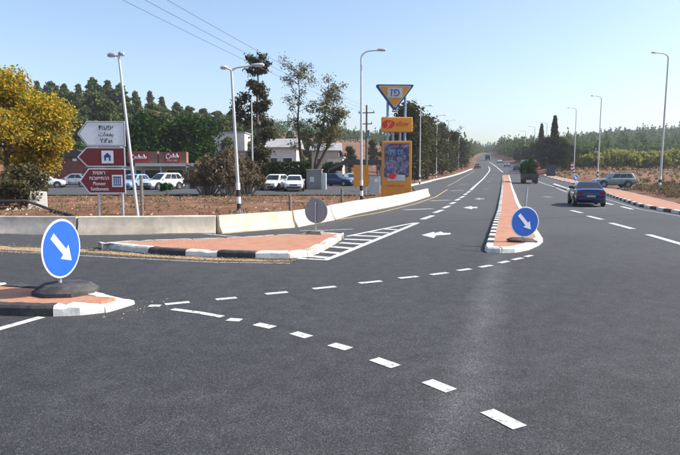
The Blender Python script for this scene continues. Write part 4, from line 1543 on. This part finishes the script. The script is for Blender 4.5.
# dense evergreen behind the shop
for px, dep, r0, hgt, sd, lab in [(150, 82, 5.0, 10.4, 1, 'dense dark evergreen tree behind the shop, left one of the pair'), (188, 84, 4.6, 10.2, 2, 'dense dark evergreen tree behind the shop, right one of the pair'),
                                  (118, 86, 3.8, 8.0, 3, 'dark evergreen tree behind the direction sign')]:
    x = D(px, 150, dep)[0]
    zg = gz(x, dep)
    rr = random.Random(sd)
    mb = MB()
    limb_tree(mb, (0, 0, -.2), (0, 0, hgt * .6), .3, 9, r0 * .7, .5, .3, rr)
    pts = [blob((rr.uniform(-.6, .6) * r0, rr.uniform(-.6, .6) * r0, hgt * rr.uniform(.2, .78)), (r0 * .48, r0 * .48, hgt * .2), 420, .5) for _ in range(20)]
    pts.append(blob((0, 0, hgt * .5), (r0, r0, hgt * .45), 2500, .75))
    tree('evergreen_tree', (x, dep, zg), np.concatenate(pts), .36, 'dense', mb, 'bark', lab)

# tall narrow dark tree
x, y = D(259, 190, 60)[0], 60.0
zg = gz(x, y)
mb = MB()
rr = random.Random(11)
mb.tube([(0, 0, -.3), (.05, 0, 4), (-.1, 0, 8), (.05, .05, 11), (0, 0, 13.2)], [.24, .2, .14, .08, .03], 8)
pts = []
for i in range(52):
    u = rr.random()
    h_ = 1.2 + 11.6 * u
    if .82 < u < .9: continue
    ln = (1.35 - .55 * u) * rr.uniform(.3, 1.05) + .15
    a = rr.random() * 6.283
    e = Vector((math.cos(a) * ln, math.sin(a) * ln, h_ + ln * .4))
    mb.tube([(0, 0, h_), e], [.05, .015], 5)
    k = rr.uniform(.35, .62)
    pts.append(fuzz(e, (k, k, k * .8), 150))
    pts.append(fuzz(Vector((0, 0, h_)).lerp(e, .5), (k * .8, k * .8, k * .7), 70))
for q in [(-1.9, 0, 8.9), (-2.3, .2, 8.2), (-1.6, -.2, 7.8), (-1.2, 0, 9.4), (-2.0, 0, 7.2)]:
    mb.tube([(0, 0, q[2] - 1.0), q], [.06, .02], 5)
    pts.append(fuzz(q, (.6, .6, .5), 260))
pts.append(blob((0, 0, 3.2), (1.2, 1.2, 2.4), 900, .3))
tree('slender_tree', (x, y, zg), np.concatenate(pts), .17, 'purple', mb, 'bark', 'tall slender dark tree behind the twin headed lamp')
# plain pole beside it
x, y, zt = D(251.5, 97, 50)
zg = gz(x, y) + .17
o = MB().tube([(0, 0, -.3), (0, 0, zt - zg)], [.09, .05], 8).obj('flag_pole', M['pole'], None, 40)
o.location = (x, y, zg)
tag(o, 'plain thin grey pole left of the slender dark tree', 'pole')

# dry bushes
for k, (px, dep, wd, hg, lab) in enumerate([(208, 47.5, 2.2, 3.0, 'wide dry brown bush left of the twin headed lamp'), (229, 46.5, 2.0, 3.6, 'tall dry brown bush right behind the twin headed lamp'),
                                            (247, 48, 1.6, 2.8, 'dry twiggy bush at the foot of the slender dark tree')]):
    x = D(px, 190, dep)[0]
    zg = gz(x, dep)
    rr = random.Random(30 + k)
    mb = MB()
    pts = []
    for i in range(95):
        a = rr.random() * 6.283
        s_ = rr.random()
        e = Vector((math.cos(a) * wd * s_ * .95, math.sin(a) * wd * s_ * .7, hg * (1 - .55 * s_ * s_) * rr.uniform(.55, 1.08)))
        b0 = Vector((e.x * .25, e.y * .25, -.05))
        m_ = b0.lerp(e, .55) + Vector((0, 0, .25))
        mb.tube([b0, m_, e], [.022, .015, .007], 4, False)
        pts.append(blob(e, (.30, .30, .34), 26, .2))
        pts.append(blob(m_, (.34, .34, .3), 16, .2))
    tree('dry_bush', (x, dep, zg), np.concatenate(pts), .12, 'dry', mb, 'bark_grey', lab, 'bush', elong=2.2, up=.6)

# wispy tree with two stems
x, y = D(309, 190, 64)[0], 64.0
zg = gz(x, y) + .1
mb = MB()
rr = random.Random(21)
pts = []
for stem in ([(-.3, 0, -.3), (-.9, 0, 3.5), (-1.2, .1, 7.2), (-.95, .1, 10.2), (-1.3, 0, 12.9)], [(.3, .2, -.3), (.8, .3, 3.2), (1.5, .2, 6.2), (2.0, .3, 9.2), (2.2, .2, 11.6)], [(.5, .2, 1.5), (1.9, -.2, 4.2), (2.9, -.2, 6.6), (3.4, 0, 8.2)]):
    mb.tube(stem, [.2, .16, .11, .06, .02][:len(stem)], 7)
    for i in range(30):
        u = .3 + .7 * rr.random()
        f = u * (len(stem) - 1)
        j = min(len(stem) - 2, int(f))
        p = Vector(stem[j]).lerp(Vector(stem[j + 1]), f - j)
        a = rr.random() * 6.283
        ln = rr.uniform(.35, 1.75)
        e = p + Vector((math.cos(a) * ln, math.sin(a) * ln, ln * rr.uniform(.3, 1)))
        mb.tube([p, e], [.035, .01], 4)
        k = rr.uniform(.3, .6)
        pts.append(fuzz(e, (k * 1.3, k * 1.3, k), int(105 * (k / .5) ** 2)))
        pts.append(fuzz(p.lerp(e, .55), (k, k, k * .8), 38))
tree('wispy_tree', (x, y, zg), np.concatenate(pts), .125, 'wispy', mb, 'bark', 'thin leaved tree with two bare stems left of the tall lamp')

# clipped hedge and small cabinet behind the white cars
x0, x1 = D(271, 190, 58)[0], D(309, 190, 58)[0]
t = empty('clipped_hedge', ((x0 + x1) / 2, 58.4, .1), 0, 'dark clipped hedge block behind the white parked cars', 'hedge')
n = 5200
q = rng.uniform(-1, 1, (n, 3))
ax_ = rng.integers(0, 3, n)
q[np.arange(n), ax_] = np.sign(q[np.arange(n), ax_])
q = q * np.array([(x1 - x0) / 2, .9, 1.25]) + np.array([0, 0, 1.3]) + rng.normal(0, .06, (n, 3))
q[:, 2] = np.maximum(q[:, 2], .04)
link('foliage', leaf_mesh('foliage', q, .2, LEAF['dense']), t)
mb = MB()
for k in range(7): mb.tube([(-1.5 + .5 * k, 0, -.1), (-1.5 + .5 * k + .1, .1, 2.2)], [.05, .02], 6)
mb.obj('stems', M['bark'], t)
x = D(314.5, 190, 57)[0]
t = empty('utility_cabinet', (x, 57.2, .1), R(-6), 'grey utility cabinet right of the clipped hedge', 'cabinet')
MB().box((0, 0, .95), (1.5, .7, 1.9)).obj('cabinet_body', M['cabinet'], t, bev=.03)
MB().box((0, 0, 1.94), (1.6, .8, .08)).obj('roof_cap', M['concrete_grey'], t)
MB().box((-.2, -.36, 1.0), (.42, .03, .5)).obj('meter_panel', M['palegrey'], t)
MB().box((.95, .1, .8), (.38, .5, 1.6)).obj('side_box', M['palegrey'], t, bev=.03)
# other grey box right of the amber panel
x = D(374.5, 190, 52)[0]
t = empty('service_box', (x, 52, gz(x, 52)), 0, 'pale grey service box between the amber panel and the pylon', 'cabinet')
MB().box((0, 0, .8), (.95, .6, 1.6)).obj('box_body', M['palegrey'], t, bev=.04)
MB().box((.1, -.31, 1.15), (.3, .03, .3)).obj('label_plate', M['white'], t)
MB().box((0, 0, 1.63), (1.05, .7, .06)).obj('lid', M['cabinet'], t)

# concrete block, hose, stones at the left
x, y = D(37, 190, 31.0)[0], 31.0
o = MB().box((0, 0, .4), (.95, .75, 1.0), top=(.78, .62)).obj('concrete_block', M['plaster'], None, bev=.03)
o.location = (x, y, gz(x, y))
o.rotation_euler = (R(1.5), R(4), R(28))
tag(o, 'white concrete block standing on the soil by the yellow tree', 'block')
hp = []
for px, pyv in [(-25, 204), (0, 203.2), (12, 202.6), (25, 203.2), (38, 206.3), (50, 210.2), (63, 214.6), (72, 217.2)]:
    x, y = G(px, pyv)
    y = min(y, 29.6 - .1 * (px + 25) / 10)
    x = D(px, 190, y)[0]
    hp.append((x, y, gz(x, y) + .07 + (.42 if 0 <= px <= 25 else (.2 if px in (-25, 38) else 0))))
o = MB().tube(hp, .07, 8).obj('black_pipe', M['rubber'], None, 40)
tag(o, 'black pipe arching over the soil in front of the concrete block', 'pipe')
mb = MB()
rr = random.Random(77)
for k in range(420):
    if k < 40: x, y = D(rr.uniform(8, 32), 190, 1)[0] * 30.2, 30.2 + rr.uniform(-1, 1)
    else:
        y = rr.uniform(19.5, 47)
        x = rr.uniform(-24, Lx(y) - .9)
    s_ = rr.uniform(.03, .10) * (2 if k < 14 else 1)
    z = gz(x, y)
    vs = [(x + math.cos(a) * s_ * rr.uniform(.7, 1.2), y + math.sin(a) * s_ * rr.uniform(.7, 1.2), z - .02) for a in (0, 1.3, 2.5, 3.8, 5.1)] + [(x + s_ * .2, y, z + s_ * .75)]
    mb.add(vs, [(0, 1, 5), (1, 2, 5), (2, 3, 5), (3, 4, 5), (4, 0, 5)])
o = mb.obj('scattered_stones', M['stone'])
tag(o, 'small pale stones strewn over the red soil', 'stones', None, 'stuff')


# weeds and dry grass
def weeds(name, n, fn, lab, leaf='grass', hgt=.22, size=.09, k=9):
    out, sz = [], []
    for _ in range(n):
        x, y = fn()
        z = gz(x, y)
        s_ = random.uniform(.5, 1.4)
        for q in range(k):
            h_ = random.random() * hgt * s_
            out.append((x + random.gauss(0, .10 * s_), y + random.gauss(0, .10 * s_), z + h_ * .9 + .01))
            sz.append(size * s_ * (1 if y < 60 else 2))
    o = link(name, leaf_mesh(name, out, sz, LEAF[leaf], 2.5, 2.6))
    return tag(o, lab, 'weeds', None, 'stuff')


def left_spot():
    while True:
        y = random.uniform(19.3, 48)
        x = random.uniform(-26, Lx(y) - .7)
        if bump(x * .45, y * .6) > -.1 or random.random() < .25: return x, y


weeds('dry_weeds', 900, left_spot, 'low dry weeds scattered over the red soil on the left', hgt=.16, size=.06)


def scrub_spot():
    while True:
        y = random.uniform(24, 66)
        x = Rx(y) + random.uniform(2.2, 16)
        if y < 58 and x < np.interp(y, [20, 33, 42, 62], [19.6, 20.2, 22.9, 30]) + .2: continue
        if dside(x, y) > 3.6: return x, y


weeds('roadside_scrub', 2200, scrub_spot, 'brown dry scrub between the right verge and the side road', 'dry', .38, .085, 14)


def verge_spot():
    y = random.uniform(75, 210)
    return Rx(y) + random.uniform(2, 60), y


weeds('field_grass', 900, verge_spot, 'pale dry grass on the field edge at the right', 'grass', .35, .16, 7)
green = empty('small_green_bush', (D(178, 190, 53)[0], 53, .1), 0, 'small green bush in front of the white parked hatchback', 'bush')
ps = [blob((random.uniform(-.5, .5), random.uniform(-.3, .3), random.uniform(.2, .6)), (.3, .3, .3), 90, .3) for _ in range(9)]
link('foliage', leaf_mesh('foliage', np.concatenate(ps), .12, LEAF['plant'], 1), green)
MB().tube([(0, 0, -.05), (.05, 0, .5)], .03, 6).obj('stem', M['bark'], green)
green.location = (D(166, 190, 52.5)[0], 52.5, .1)

for k, (px, dep, wd, hg, lab) in enumerate([(268, 76, 2.2, 3.4, 'green bush behind the white cars, left of the wispy tree'), (300, 79, 1.8, 2.6, 'green bush between the white house and the grey cabinet'), (329, 86, 2.4, 3.4, 'green bush behind the dark blue parked car')]):
    x = D(px, 180, dep)[0]
    rr = random.Random(140 + k)
    mb = MB()
    ends = limb_tree(mb, (0, 0, -.2), (.1, 0, hg * .7), .09, 8, wd * .6, .4, .2, rr)
    ends += [Vector((rr.uniform(-1, 1) * wd * .7, rr.uniform(-1, 1) * wd * .5, hg * rr.uniform(.15, .75))) for _ in range(12)]
    tree('leafy_bush', (x, dep, gz(x, dep)), ends_crown(ends, .6, 90), .22, 'olivegrey' if k == 1 else 'dense', mb, 'bark', lab, 'bush')

# hill pines
pine_vars = []
for v in range(4):
    rr = random.Random(50 + v)
    mb = MB()
    hgt = [12, 10.5, 13, 9][v]
    mb.tube([(0, 0, -.6), (rr.uniform(-.3, .3), 0, hgt * .5), (0, 0, hgt * .95)], [.24, .16, .04], 7)
    pts = []
    for i in range(120):
        u = rr.random() ** .9
        h_ = hgt * (.16 + .82 * u)
        rmax = [2.9, 3.3, 2.5, 3.6][v] * (1 - u) ** [.8, .6, .9, .5][v] + .08
        a = rr.random() * 6.283
        ln = rmax * rr.uniform(.25, 1.25)
        k = rr.uniform(.45, 1.0) * (1.2 - .75 * u)
        pts.append(fuzz((math.cos(a) * ln, math.sin(a) * ln, h_), (k * 1.2, k * 1.2, k * .7), 60))
        if i < 14: mb.tube([(0, 0, h_ - .3), (math.cos(a) * ln, math.sin(a) * ln, h_)], [.06, .02], 4)
    pine_vars.append((mb.mesh('trunk', M['bark'], 50), leaf_mesh('crown', np.concatenate(pts), .42, LEAF['pine'])))


def inst_tree(name, var, loc, rz, s_, label, group, cat='tree', crown_mat=None):
    t = empty(name, loc, rz, label, cat, group)
    t.scale = (s_, s_, s_ * random.uniform(.9, 1.12))
    link('trunk', var[0], t)
    link('crown', var[1], t)
    return t


rr = random.Random(8)
# ridge silhouette, px -> wanted top
prof = [(-20, 78), (0, 76), (20, 74), (40, 78), (55, 80), (70, 83), (85, 83), (97, 80), (110, 82), (128, 84), (140, 87), (153, 86), (165, 96), (180, 99), (200, 103), (218, 106), (235, 108), (255, 116), (275, 122), (295, 130), (320, 136), (350, 140)]
px_, py__ = np.array(prof).T
for i in range(74):
    px = -20 + 345 * (i + rr.random()) / 74
    row = i % 3
    dep = [178, 150, 128][row] + rr.uniform(-8, 8)
    x = D(px, 150, dep)[0]
    zg = gz(x, dep)
    want = D(px, float(np.interp(px, px_, py__)) + [1, 12, 24][row] + rr.uniform(0, 7), dep)[2] - zg
    v = rr.randrange(4)
    if px > 165: v = rr.choice([1, 3])
    s_ = max(.45, min(1.5, want / [12, 10.5, 13, 9][v]))
    inst_tree('pine_tree', pine_vars[v], (x, dep, zg), rr.random() * 6.28, s_, 'dark pine among the wood on the hill behind the station', 'pines on the left hill')

# roadside trees right of the pylon
mass_vars = []
for v in range(3):
    rr = random.Random(70 + v)
    mb = MB()
    hgt = 12.0
    limb_tree(mb, (0, 0, -.4), (.2, 0, hgt * .85), .28, 12, 2.6, .6, .2, rr)
    pts = []
    for i in range(46):
        u = rr.random()
        h_ = hgt * (.1 + .86 * u)
        rmax = 2.9 * math.sin(math.pi * min(.97, .22 + .75 * u)) ** .7
        a = rr.random() * 6.283
        ln = rmax * rr.uniform(.2, 1)
        k = rr.uniform(.6, 1.15)
        pts.append(fuzz((math.cos(a) * ln, math.sin(a) * ln, h_), (k * 1.2, k * 1.2, k), 150))
    mass_vars.append((mb.mesh('trunk', M['bark'], 50), leaf_mesh('crown', np.concatenate(pts), .28, LEAF['brown']), leaf_mesh('crown', np.concatenate(pts), .3, LEAF['dark'])))
spots = [(436, 92, 102, 'tallest dark tree right of the fuel pylon'), (425, 95, 126, 'low dark tree directly behind the right edge of the pylon'), (445, 106, 117, 'brown dark tree second in the left roadside group'), (452, 116, 115, 'brown dark tree in the middle of the left roadside group'),
         (460, 136, 127, 'brown dark tree fourth in the left roadside group'), (465, 152, 131, 'smaller brown tree near the end of the left roadside group'), (470.5, 175, 140, 'last tree of the left roadside group beside the far car')]
for i, (px, dep, ty, lab) in enumerate(spots):
    x = min(D(px, 150, dep)[0], Lx(dep) - 3.2)
    zg = gz(x, dep)
    s_ = (D(px, ty, dep)[2] - zg) / 12.3
    v = mass_vars[i % 3]
    t = inst_tree('roadside_tree', (v[0], v[1]), (x, dep, zg), i * 1.3, s_, lab, 'trees along the left roadside')
    t.scale = (s_ * 1.25, s_ * 1.25, s_)
# trees filling behind the pylon and up the valley
for i, (px, dep, ty) in enumerate([(405, 120, 140), (384, 135, 141), (372, 150, 142), (415, 130, 132), (392, 160, 138), (350, 120, 146), (338, 110, 150), (440, 150, 126)]):
    x = D(px, 150, dep)[0]
    zg = gz(x, dep)
    s_ = max(.25, (D(px, ty, dep)[2] - zg) / 12.3)
    v = mass_vars[i % 3]
    inst_tree('valley_tree', (v[0], v[2]), (x, dep, zg), i * 2.1, s_, 'dark bushy tree in the group behind the fuel pylon and canopy', 'trees behind the pylon')

# right roadside trees and cypresses
cyp_mb = MB()
cyp_mb.tube([(0, 0, -.4), (0, 0, 9)], [.2, .05], 7)
cp = []
for i in range(60):
    u = i / 60
    r0 = 1.15 * (1 - u) ** .6 * min(1, .3 + 3 * u)
    a = i * 2.4
    cp.append(blob((math.cos(a) * r0 * .5, math.sin(a) * r0 * .5, .6 + 9.6 * u), (r0 * .7 + .12, r0 * .7 + .12, .6), 70, .4))
cyp = (cyp_mb.mesh('trunk', M['bark'], 50), leaf_mesh('crown', np.concatenate(cp), .3, LEAF['dark'], 1.5, 1.8))
for px, dep, ty, lab in [(554, 150, 115, 'tall dark cypress among the right roadside trees'), (541, 190, 124, 'shorter dark cypress left of the tall one on the right')]:
    x = D(px, 150, dep)[0]
    zg = gz(x, dep)
    inst_tree('cypress_tree', cyp, (x, dep, zg), 0, (D(px, ty, dep)[2] - zg) / 10.3, lab, None)
for i, (px, dep, ty) in enumerate([(563, 138, 141), (570, 150, 144), (556, 146, 136), (548, 158, 137), (540, 172, 140), (532, 185, 142), (524, 200, 143), (578, 162, 148), (586, 175, 150), (514, 225, 146), (507, 250, 147), (560, 170, 138), (546, 185, 139), (535, 210, 140)]):
    x = max(D(px, 150, dep)[0], Rx(dep) + 3.0)
    zg = gz(x, dep)
    s_ = max(.3, (D(px, ty, dep)[2] - zg) / 12.3)
    v = mass_vars[i % 3]
    t = inst_tree('dark_roadside_tree', (v[0], v[2]), (x, dep, zg), i * 1.7, s_, 'dark bushy tree in the clump right of the road behind the truck', 'trees along the right roadside')
    t.scale = (s_ * 1.25, s_ * 1.25, s_)
x = D(551, 168, 128)[0]
zg = gz(x, 128)
t = empty('waste_container', (x, 128, zg), R(-15), 'dark blue box container on the right verge below the trees', 'container')
MB().box((0, 0, 1.25), (1.7, 1.6, 2.4)).obj('container_body', M['container'], t, bev=.06)
MB().box((0, 0, 2.5), (1.8, 1.7, .12)).obj('lid', M['container'], t)

# olive orchard on the right
ol_vars = []
for v in range(3):
    rr = random.Random(90 + v)
    mb = MB()
    ends = limb_tree(mb, (0, 0, -.3), (rr.uniform(-.2, .2), 0, 2.6), .16, 7, 1.5, .5, .3, rr)
    ends += [Vector((rr.uniform(-1.6, 1.6), rr.uniform(-1.6, 1.6), rr.uniform(1.2, 3.9))) for _ in range(16)]
    ol_vars.append((mb.mesh('trunk', M['bark_grey'], 50), leaf_mesh('crown', ends_crown(ends, .8, 55), .34, LEAF['olive'])))
rr = random.Random(12)
for row in range(6):
    dep0 = 156 + row * 13
    for k in range(17):
        px = 590 + k * 7.2 + rr.uniform(-2, 2) + (row % 2) * 4
        dep = dep0 + rr.uniform(-3, 3) - .06 * (px - 590)
        x = D(px, 150, dep)[0]
        if px > 712 or (row == 0 and rr.random() < .25): continue
        inst_tree('olive_tree', ol_vars[rr.randrange(3)], (x, dep, gz(x, dep)), rr.random() * 6.28, rr.uniform(.8, 1.2), 'light green orchard tree in the field behind the right hand lamps', 'orchard trees on the right')

# far wood on the right hill and up the valley: one mass
pts, sz = [], []
rr = random.Random(15)
for k in range(5200):
    y = 215 + 480 * rr.random() ** .8
    if rr.random() < .86: x = Rx(y) + 8 + rr.random() * (y * .66 - Rx(y) + 60)
    elif rr.random() < .5: x = Lx(y) - 5 - rr.random() * 150
    else:
        y = 190 + 450 * rr.random()
        x = Rx(y) + 5 + rr.random() * 22 if rr.random() < .5 else Lx(y) - 5 - rr.random() * 22
    if k < 420: x, y = rr.uniform(60, 260), rr.uniform(645, 700)
    elif k < 1150:
        y = 185 + 460 * rr.random()
        x = Rx(y) + 5 + 20 * rr.random() ** 1.5 if k % 2 else Lx(y) - 5 - 20 * rr.random() ** 1.5
    elif y > 640: x = rr.uniform(-150, 520)
    zg = gz(x, y)
    tall = rr.random() < .10
    h_ = rr.uniform(6, 10) if not tall else rr.uniform(11, 15)
    r0 = rr.uniform(2.6, 4.4) if not tall else 1.3
    n_ = 85 if y < 420 else 55
    pts.append(blob((x, y, zg + h_ * .5), (r0, r0, h_ * .52), n_, .5))
    sz.append(np.full(n_, .8 if y < 420 else 1.15))
o = link('far_wood', leaf_mesh('far_wood', np.concatenate(pts), np.concatenate(sz), LEAF['far']))
tag(o, 'hazy distant woodland covering the hills behind the road', 'wood', None, 'stuff')

# plants on the truck
rr = random.Random(41)
for i in range(16):
    px_l, py_l = (-.72 + .48 * (i % 4)) + rr.uniform(-.08, .08), -2.25 + .36 * i
    pt = empty('potted_plant', truck.matrix_basis @ Vector((px_l, py_l, truck_top)), rr.random() * 6, 'bushy green plant standing in the load of the open truck', 'plant', 'plants on the truck')
    hgt = rr.uniform(1.9, 2.5)
    MB().lathe([(.14, 0), (.2, .3), (.21, .34)], 10).obj('pot', M['plastic'], pt, 40)
    MB().tube([(0, 0, .2), (0, 0, hgt * .9)], [.03, .01], 5).obj('stem', M['bark'], pt)
    ps = [blob((rr.uniform(-.3, .3), rr.uniform(-.3, .3), .4 + (hgt - .4) * rr.random()), (.36, .36, .36), 60, .3) for _ in range(12)]
    link('foliage', leaf_mesh('foliage', np.concatenate(ps), .17, LEAF['plant' if i not in (3,) else 'flower'], .5), pt)


# ------------------------------------------------------------------ buildings
def window(parent, c, w_, h_, ydir=-1, m='glassdark'):
    f = MB().box((c[0], c[1] + ydir * .03, c[2]), (w_ + .12, .06, h_ + .12)).obj('window_frame', M['white'], parent)
    MB().box((c[0], c[1] + ydir * .068, c[2]), (w_, .02, h_)).obj('pane', M[m], f)
    return f


def house(loc, rz, w_, d_, h_, wall, roof, label, wins, gable=True, ov=.4, rh=1.6):
    t = empty('house', loc, rz, label, 'house')
    MB().box((0, 0, h_ / 2 - .5), (w_, d_, h_ + 1)).obj('wall', M[wall], t)
    if gable:
        a, b = w_ / 2 + ov, d_ / 2 + ov
        MB().add([(-a, -b, h_), (a, -b, h_), (a, b, h_), (-a, b, h_), (-a, 0, h_ + rh), (a, 0, h_ + rh), (-a, -b, h_ + .12), (a, -b, h_ + .12), (a, b, h_ + .12), (-a, b, h_ + .12)],
                 [(0, 1, 2, 3), (0, 1, 7, 6), (2, 3, 9, 8), (6, 7, 5, 4), (8, 9, 4, 5), (0, 6, 4, 9, 3), (1, 2, 8, 5, 7)]).obj('roof', M[roof], t)
    else:
        MB().box((0, 0, h_ + .12), (w_ + ov, d_ + ov, .24)).obj('roof', M[roof], t)
    for c in wins: window(t, (c[0], -d_ / 2, c[1]), c[2], c[3])
    return t


# brown wall building at the left
x0, x1 = D(38, 160, 74)[0], D(94, 160, 74)[0]
t = empty('brown_building', ((x0 + x1) / 2, 76, gz((x0 + x1) / 2, 76)), 0, 'low brown red walled building with dark gabled roof behind the parked cars', 'building')
bw = x1 - x0
MB().box((0, 0, 1.6), (bw, 4, 4.0)).obj('wall', M['brickwall'], t)
MB().add([(-.3 * bw, -2.3, 3.62), (.62 * bw, -2.3, 3.62), (.62 * bw, 2.3, 3.62), (-.3 * bw, 2.3, 3.62), (.2 * bw, -2.3, 4.6), (.2 * bw, 2.3, 4.6)], [(0, 1, 2, 3), (0, 1, 4), (2, 3, 5), (1, 2, 5, 4), (3, 0, 4, 5)]).obj('roof', M['roof_dark'], t)
MB().box((.16 * bw, -2.06, 3.35), (.5, .12, .3)).obj('wall_lamp', M['white'], t)
# the shop
x0, x1 = D(112, 160, 66)[0], D(214, 160, 66)[0]
scx = (x0 + x1) / 2
t = empty('roadside_shop', (scx, 69.5, .1), 0, 'low shop with two red fascia signs and a flat canopy behind the white hatchback', 'shop')
sw = x1 - x0
zz = lambda p: D(150, p, 66)[2] - .1
MB().box((0, 1.0, zz(166) / 2), (sw - .4, 6, zz(166))).obj('wall', M['plaster_tan'], t)
MB().box((.8, -2.4, zz(164.8)), (sw * .66, 3.4, .34)).obj('canopy', M['plaster'], t)
for k in (-.30, -.05, .2, .44): MB().box((k * sw + .4, -3.8, zz(166) / 2 - .05), (.14, .14, zz(166))).obj('canopy_post', M['galv'], t)
for a, b in ((-.42, -.26), (-.22, -.06), (0, .16), (.22, .38)):
    window(t, ((a + b) / 2 * sw, -2.0, 1.05), (b - a) * sw, 1.7)
sx_ = lambda p: D(p, 160, 66)[0] - scx
f1 = MB().box(((sx_(128) + sx_(158)) / 2, -3.3, (zz(151.5) + zz(163)) / 2), (sx_(158) - sx_(128), .9, zz(151.5) - zz(163))).obj('fascia_box', M['fascia'], t)
f2 = MB().box(((sx_(160) + sx_(187)) / 2, -3.3, (zz(152) + zz(163)) / 2), (sx_(187) - sx_(160), .9, zz(152) - zz(163))).obj('fascia_box', M['fascia'], t)
MB().box(((sx_(128) + sx_(150)) / 2, -3.78, (zz(153) + zz(162)) / 2), (sx_(150) - sx_(128.5), .06, zz(153) - zz(163))).obj('red_sign', M['fascia_red'], f1)
MB().box(((sx_(165) + sx_(181)) / 2, -3.78, (zz(153) + zz(162)) / 2), (sx_(181) - sx_(165), .06, zz(153) - zz(163))).obj('red_sign', M['fascia_red'], f2)


def scribble(parent, xa, xb, z, h_, y, r0):
    """slanted white script: a big round first letter, then small loops and ascenders"""
    W0 = xb - xa
    R0 = h_ * .62
    first = [(xa + R0 * .8 + R0 * .8 * math.cos(R(50 + 300 * k / 14)), y, z + R0 * math.sin(R(50 + 300 * k / 14))) for k in range(15)]
    MB().tube(first, r0, 5).obj('script_lettering', M['white'], parent)
    hs = [.55, .5, 1.0, .5, .6, 1.05, .5]
    xs0 = xa + R0 * 1.7
    st = (xb - xs0) / len(hs)
    pts = []
    for i, q in enumerate(hs):
        for k in range(7):
            a_ = R(200 + 300 * k / 6)
            hh_ = h_ * .5 * q
            pts.append((xs0 + st * (i + .4) + st * .42 * math.cos(a_) + .12 * hh_ * math.sin(a_), y + .012 * ((i + k) % 2), z - h_ * .3 + hh_ + hh_ * math.sin(a_)))
    MB().tube(pts, r0 * .8, 5).obj('script_lettering', M['white'], parent)


scribble(f1, sx_(131.5), sx_(147.5), zz(157.5), .42, -3.83, .05)
scribble(f2, sx_(167), sx_(179.5), zz(156.5), .42, -3.83, .05)
letter_blocks(f2, sx_(168), sx_(178), zz(160.5), .14, M['white'], 8, y=-3.82, seed=6)
# pump-side yellow post
x = D(193, 190, 60)[0]
t = empty('air_pump', (x, 60, .11), 0, 'yellow and dark air pump stand under the shop canopy', 'pump')
MB().box((0, 0, .5), (.5, .4, 1.0)).obj('stand_body', M['black'], t, bev=.03)
MB().box((0, 0, 1.2), (.44, .34, .4)).obj('stand_head', M['yellow'], t, bev=.03)

for px, dep, w_, d_, ybot, ytop, wall, roof, lab, gab in [
    (283, 92, 4.6, 6, 172, 148, 'plaster', 'roof_grey', 'white house with grey roof between the slender tree and the wispy tree', True),
    (326, 108, 5, 6, 168, 151, 'plaster_tan', 'roof_grey', 'tan house with grey roof behind the wispy tree', True),
    (222, 128, 10, 7, 150, 133, 'plaster', 'roof_grey', 'pale flat roofed house on the hill above the dry bushes', False),
    (336, 100, 2.6, 4, 176, 158, 'plaster', 'roof_grey', 'small white hut left of the dark canopy', False),
    (252, 96, 5, 5, 172, 152, 'plaster_tan', 'roof_grey', 'low tan house behind the dry bushes', False)]:
    x, _, zt = D(px, ytop, dep)
    zg = gz(x, dep)
    hh = max(2.4, zt - zg)
    house((x, dep + d_ / 2, zg), R(random.uniform(-8, 8)), w_, d_, hh, wall, roof, lab, [(-w_ * .27, hh * .6, 1.1, 1.2), (w_ * .2, hh * .6, 1.4, 1.2)], gab)
# white house glimpsed through the yellow tree
x, _, zt = D(20, 108, 120)
zg = gz(x, 120)
house((x, 124, zg), R(6), 9, 7, zt - zg, 'plaster', 'roof_grey', 'white house on the hill glimpsed through the yellow tree', [(-2, 2, 1.2, 1.2), (2, 2, 1.2, 1.2)], False)

# dark station canopy behind the pylon
x0, x1 = D(344, 160, 80)[0], D(384, 160, 80)[0]
t = empty('station_canopy', ((x0 + x1) / 2, 84, gz((x0 + x1) / 2, 84)), 0, 'dark flat station canopy on posts behind the amber panel', 'canopy')
cw = x1 - x0
zg = gz((x0 + x1) / 2, 84)
zt = D(360, 160, 80)[2] - zg
MB().box((0, 0, zt - .3), (cw, 8, .7)).obj('roof_slab', M['roof_dark'], t)
for sx in (-1, 1):
    for sy in (-1, 1): MB().box((sx * cw * .42, sy * 3.4, zt / 2 - .45), (.25, .25, zt - .5)).obj('post', M['cabinet'], t)
MB().add([(-cw / 2 - 2.2, -4, zt - 1.5), (-cw / 2, -4, zt - .65), (-cw / 2, 4, zt - .65), (-cw / 2 - 2.2, 4, zt - 1.5), (-cw / 2 - 2.2, -4, zt - 1.35), (-cw / 2, -4, zt), (-cw / 2, 4, zt), (-cw / 2 - 2.2, 4, zt - 1.35)],
         [(0, 1, 2, 3), (4, 5, 6, 7), (0, 1, 5, 4), (2, 3, 7, 6), (0, 3, 7, 4), (1, 2, 6, 5)]).obj('sloping_eave', M['roof_dark'], t)

# ------------------------------------------------------------------ haze
hz = bpy.data.materials.new('haze_air')
hz.use_nodes = True
hz.node_tree.nodes.clear()
ho = hz.node_tree.nodes.new('ShaderNodeOutputMaterial')
pv = hz.node_tree.nodes.new('ShaderNodeVolumePrincipled')
pv.inputs['Color'].default_value = (.86, .91, 1.0, 1)
pv.inputs['Density'].default_value = .0003
pv.inputs['Anisotropy'].default_value = .2
hz.node_tree.links.new(pv.outputs[0], ho.inputs['Volume'])
o = MB().box((150, 560, 38), (1710, 1300, 84)).obj('haze', hz)
tag(o, 'thin pale haze lying over the whole landscape', 'haze', None, 'stuff')
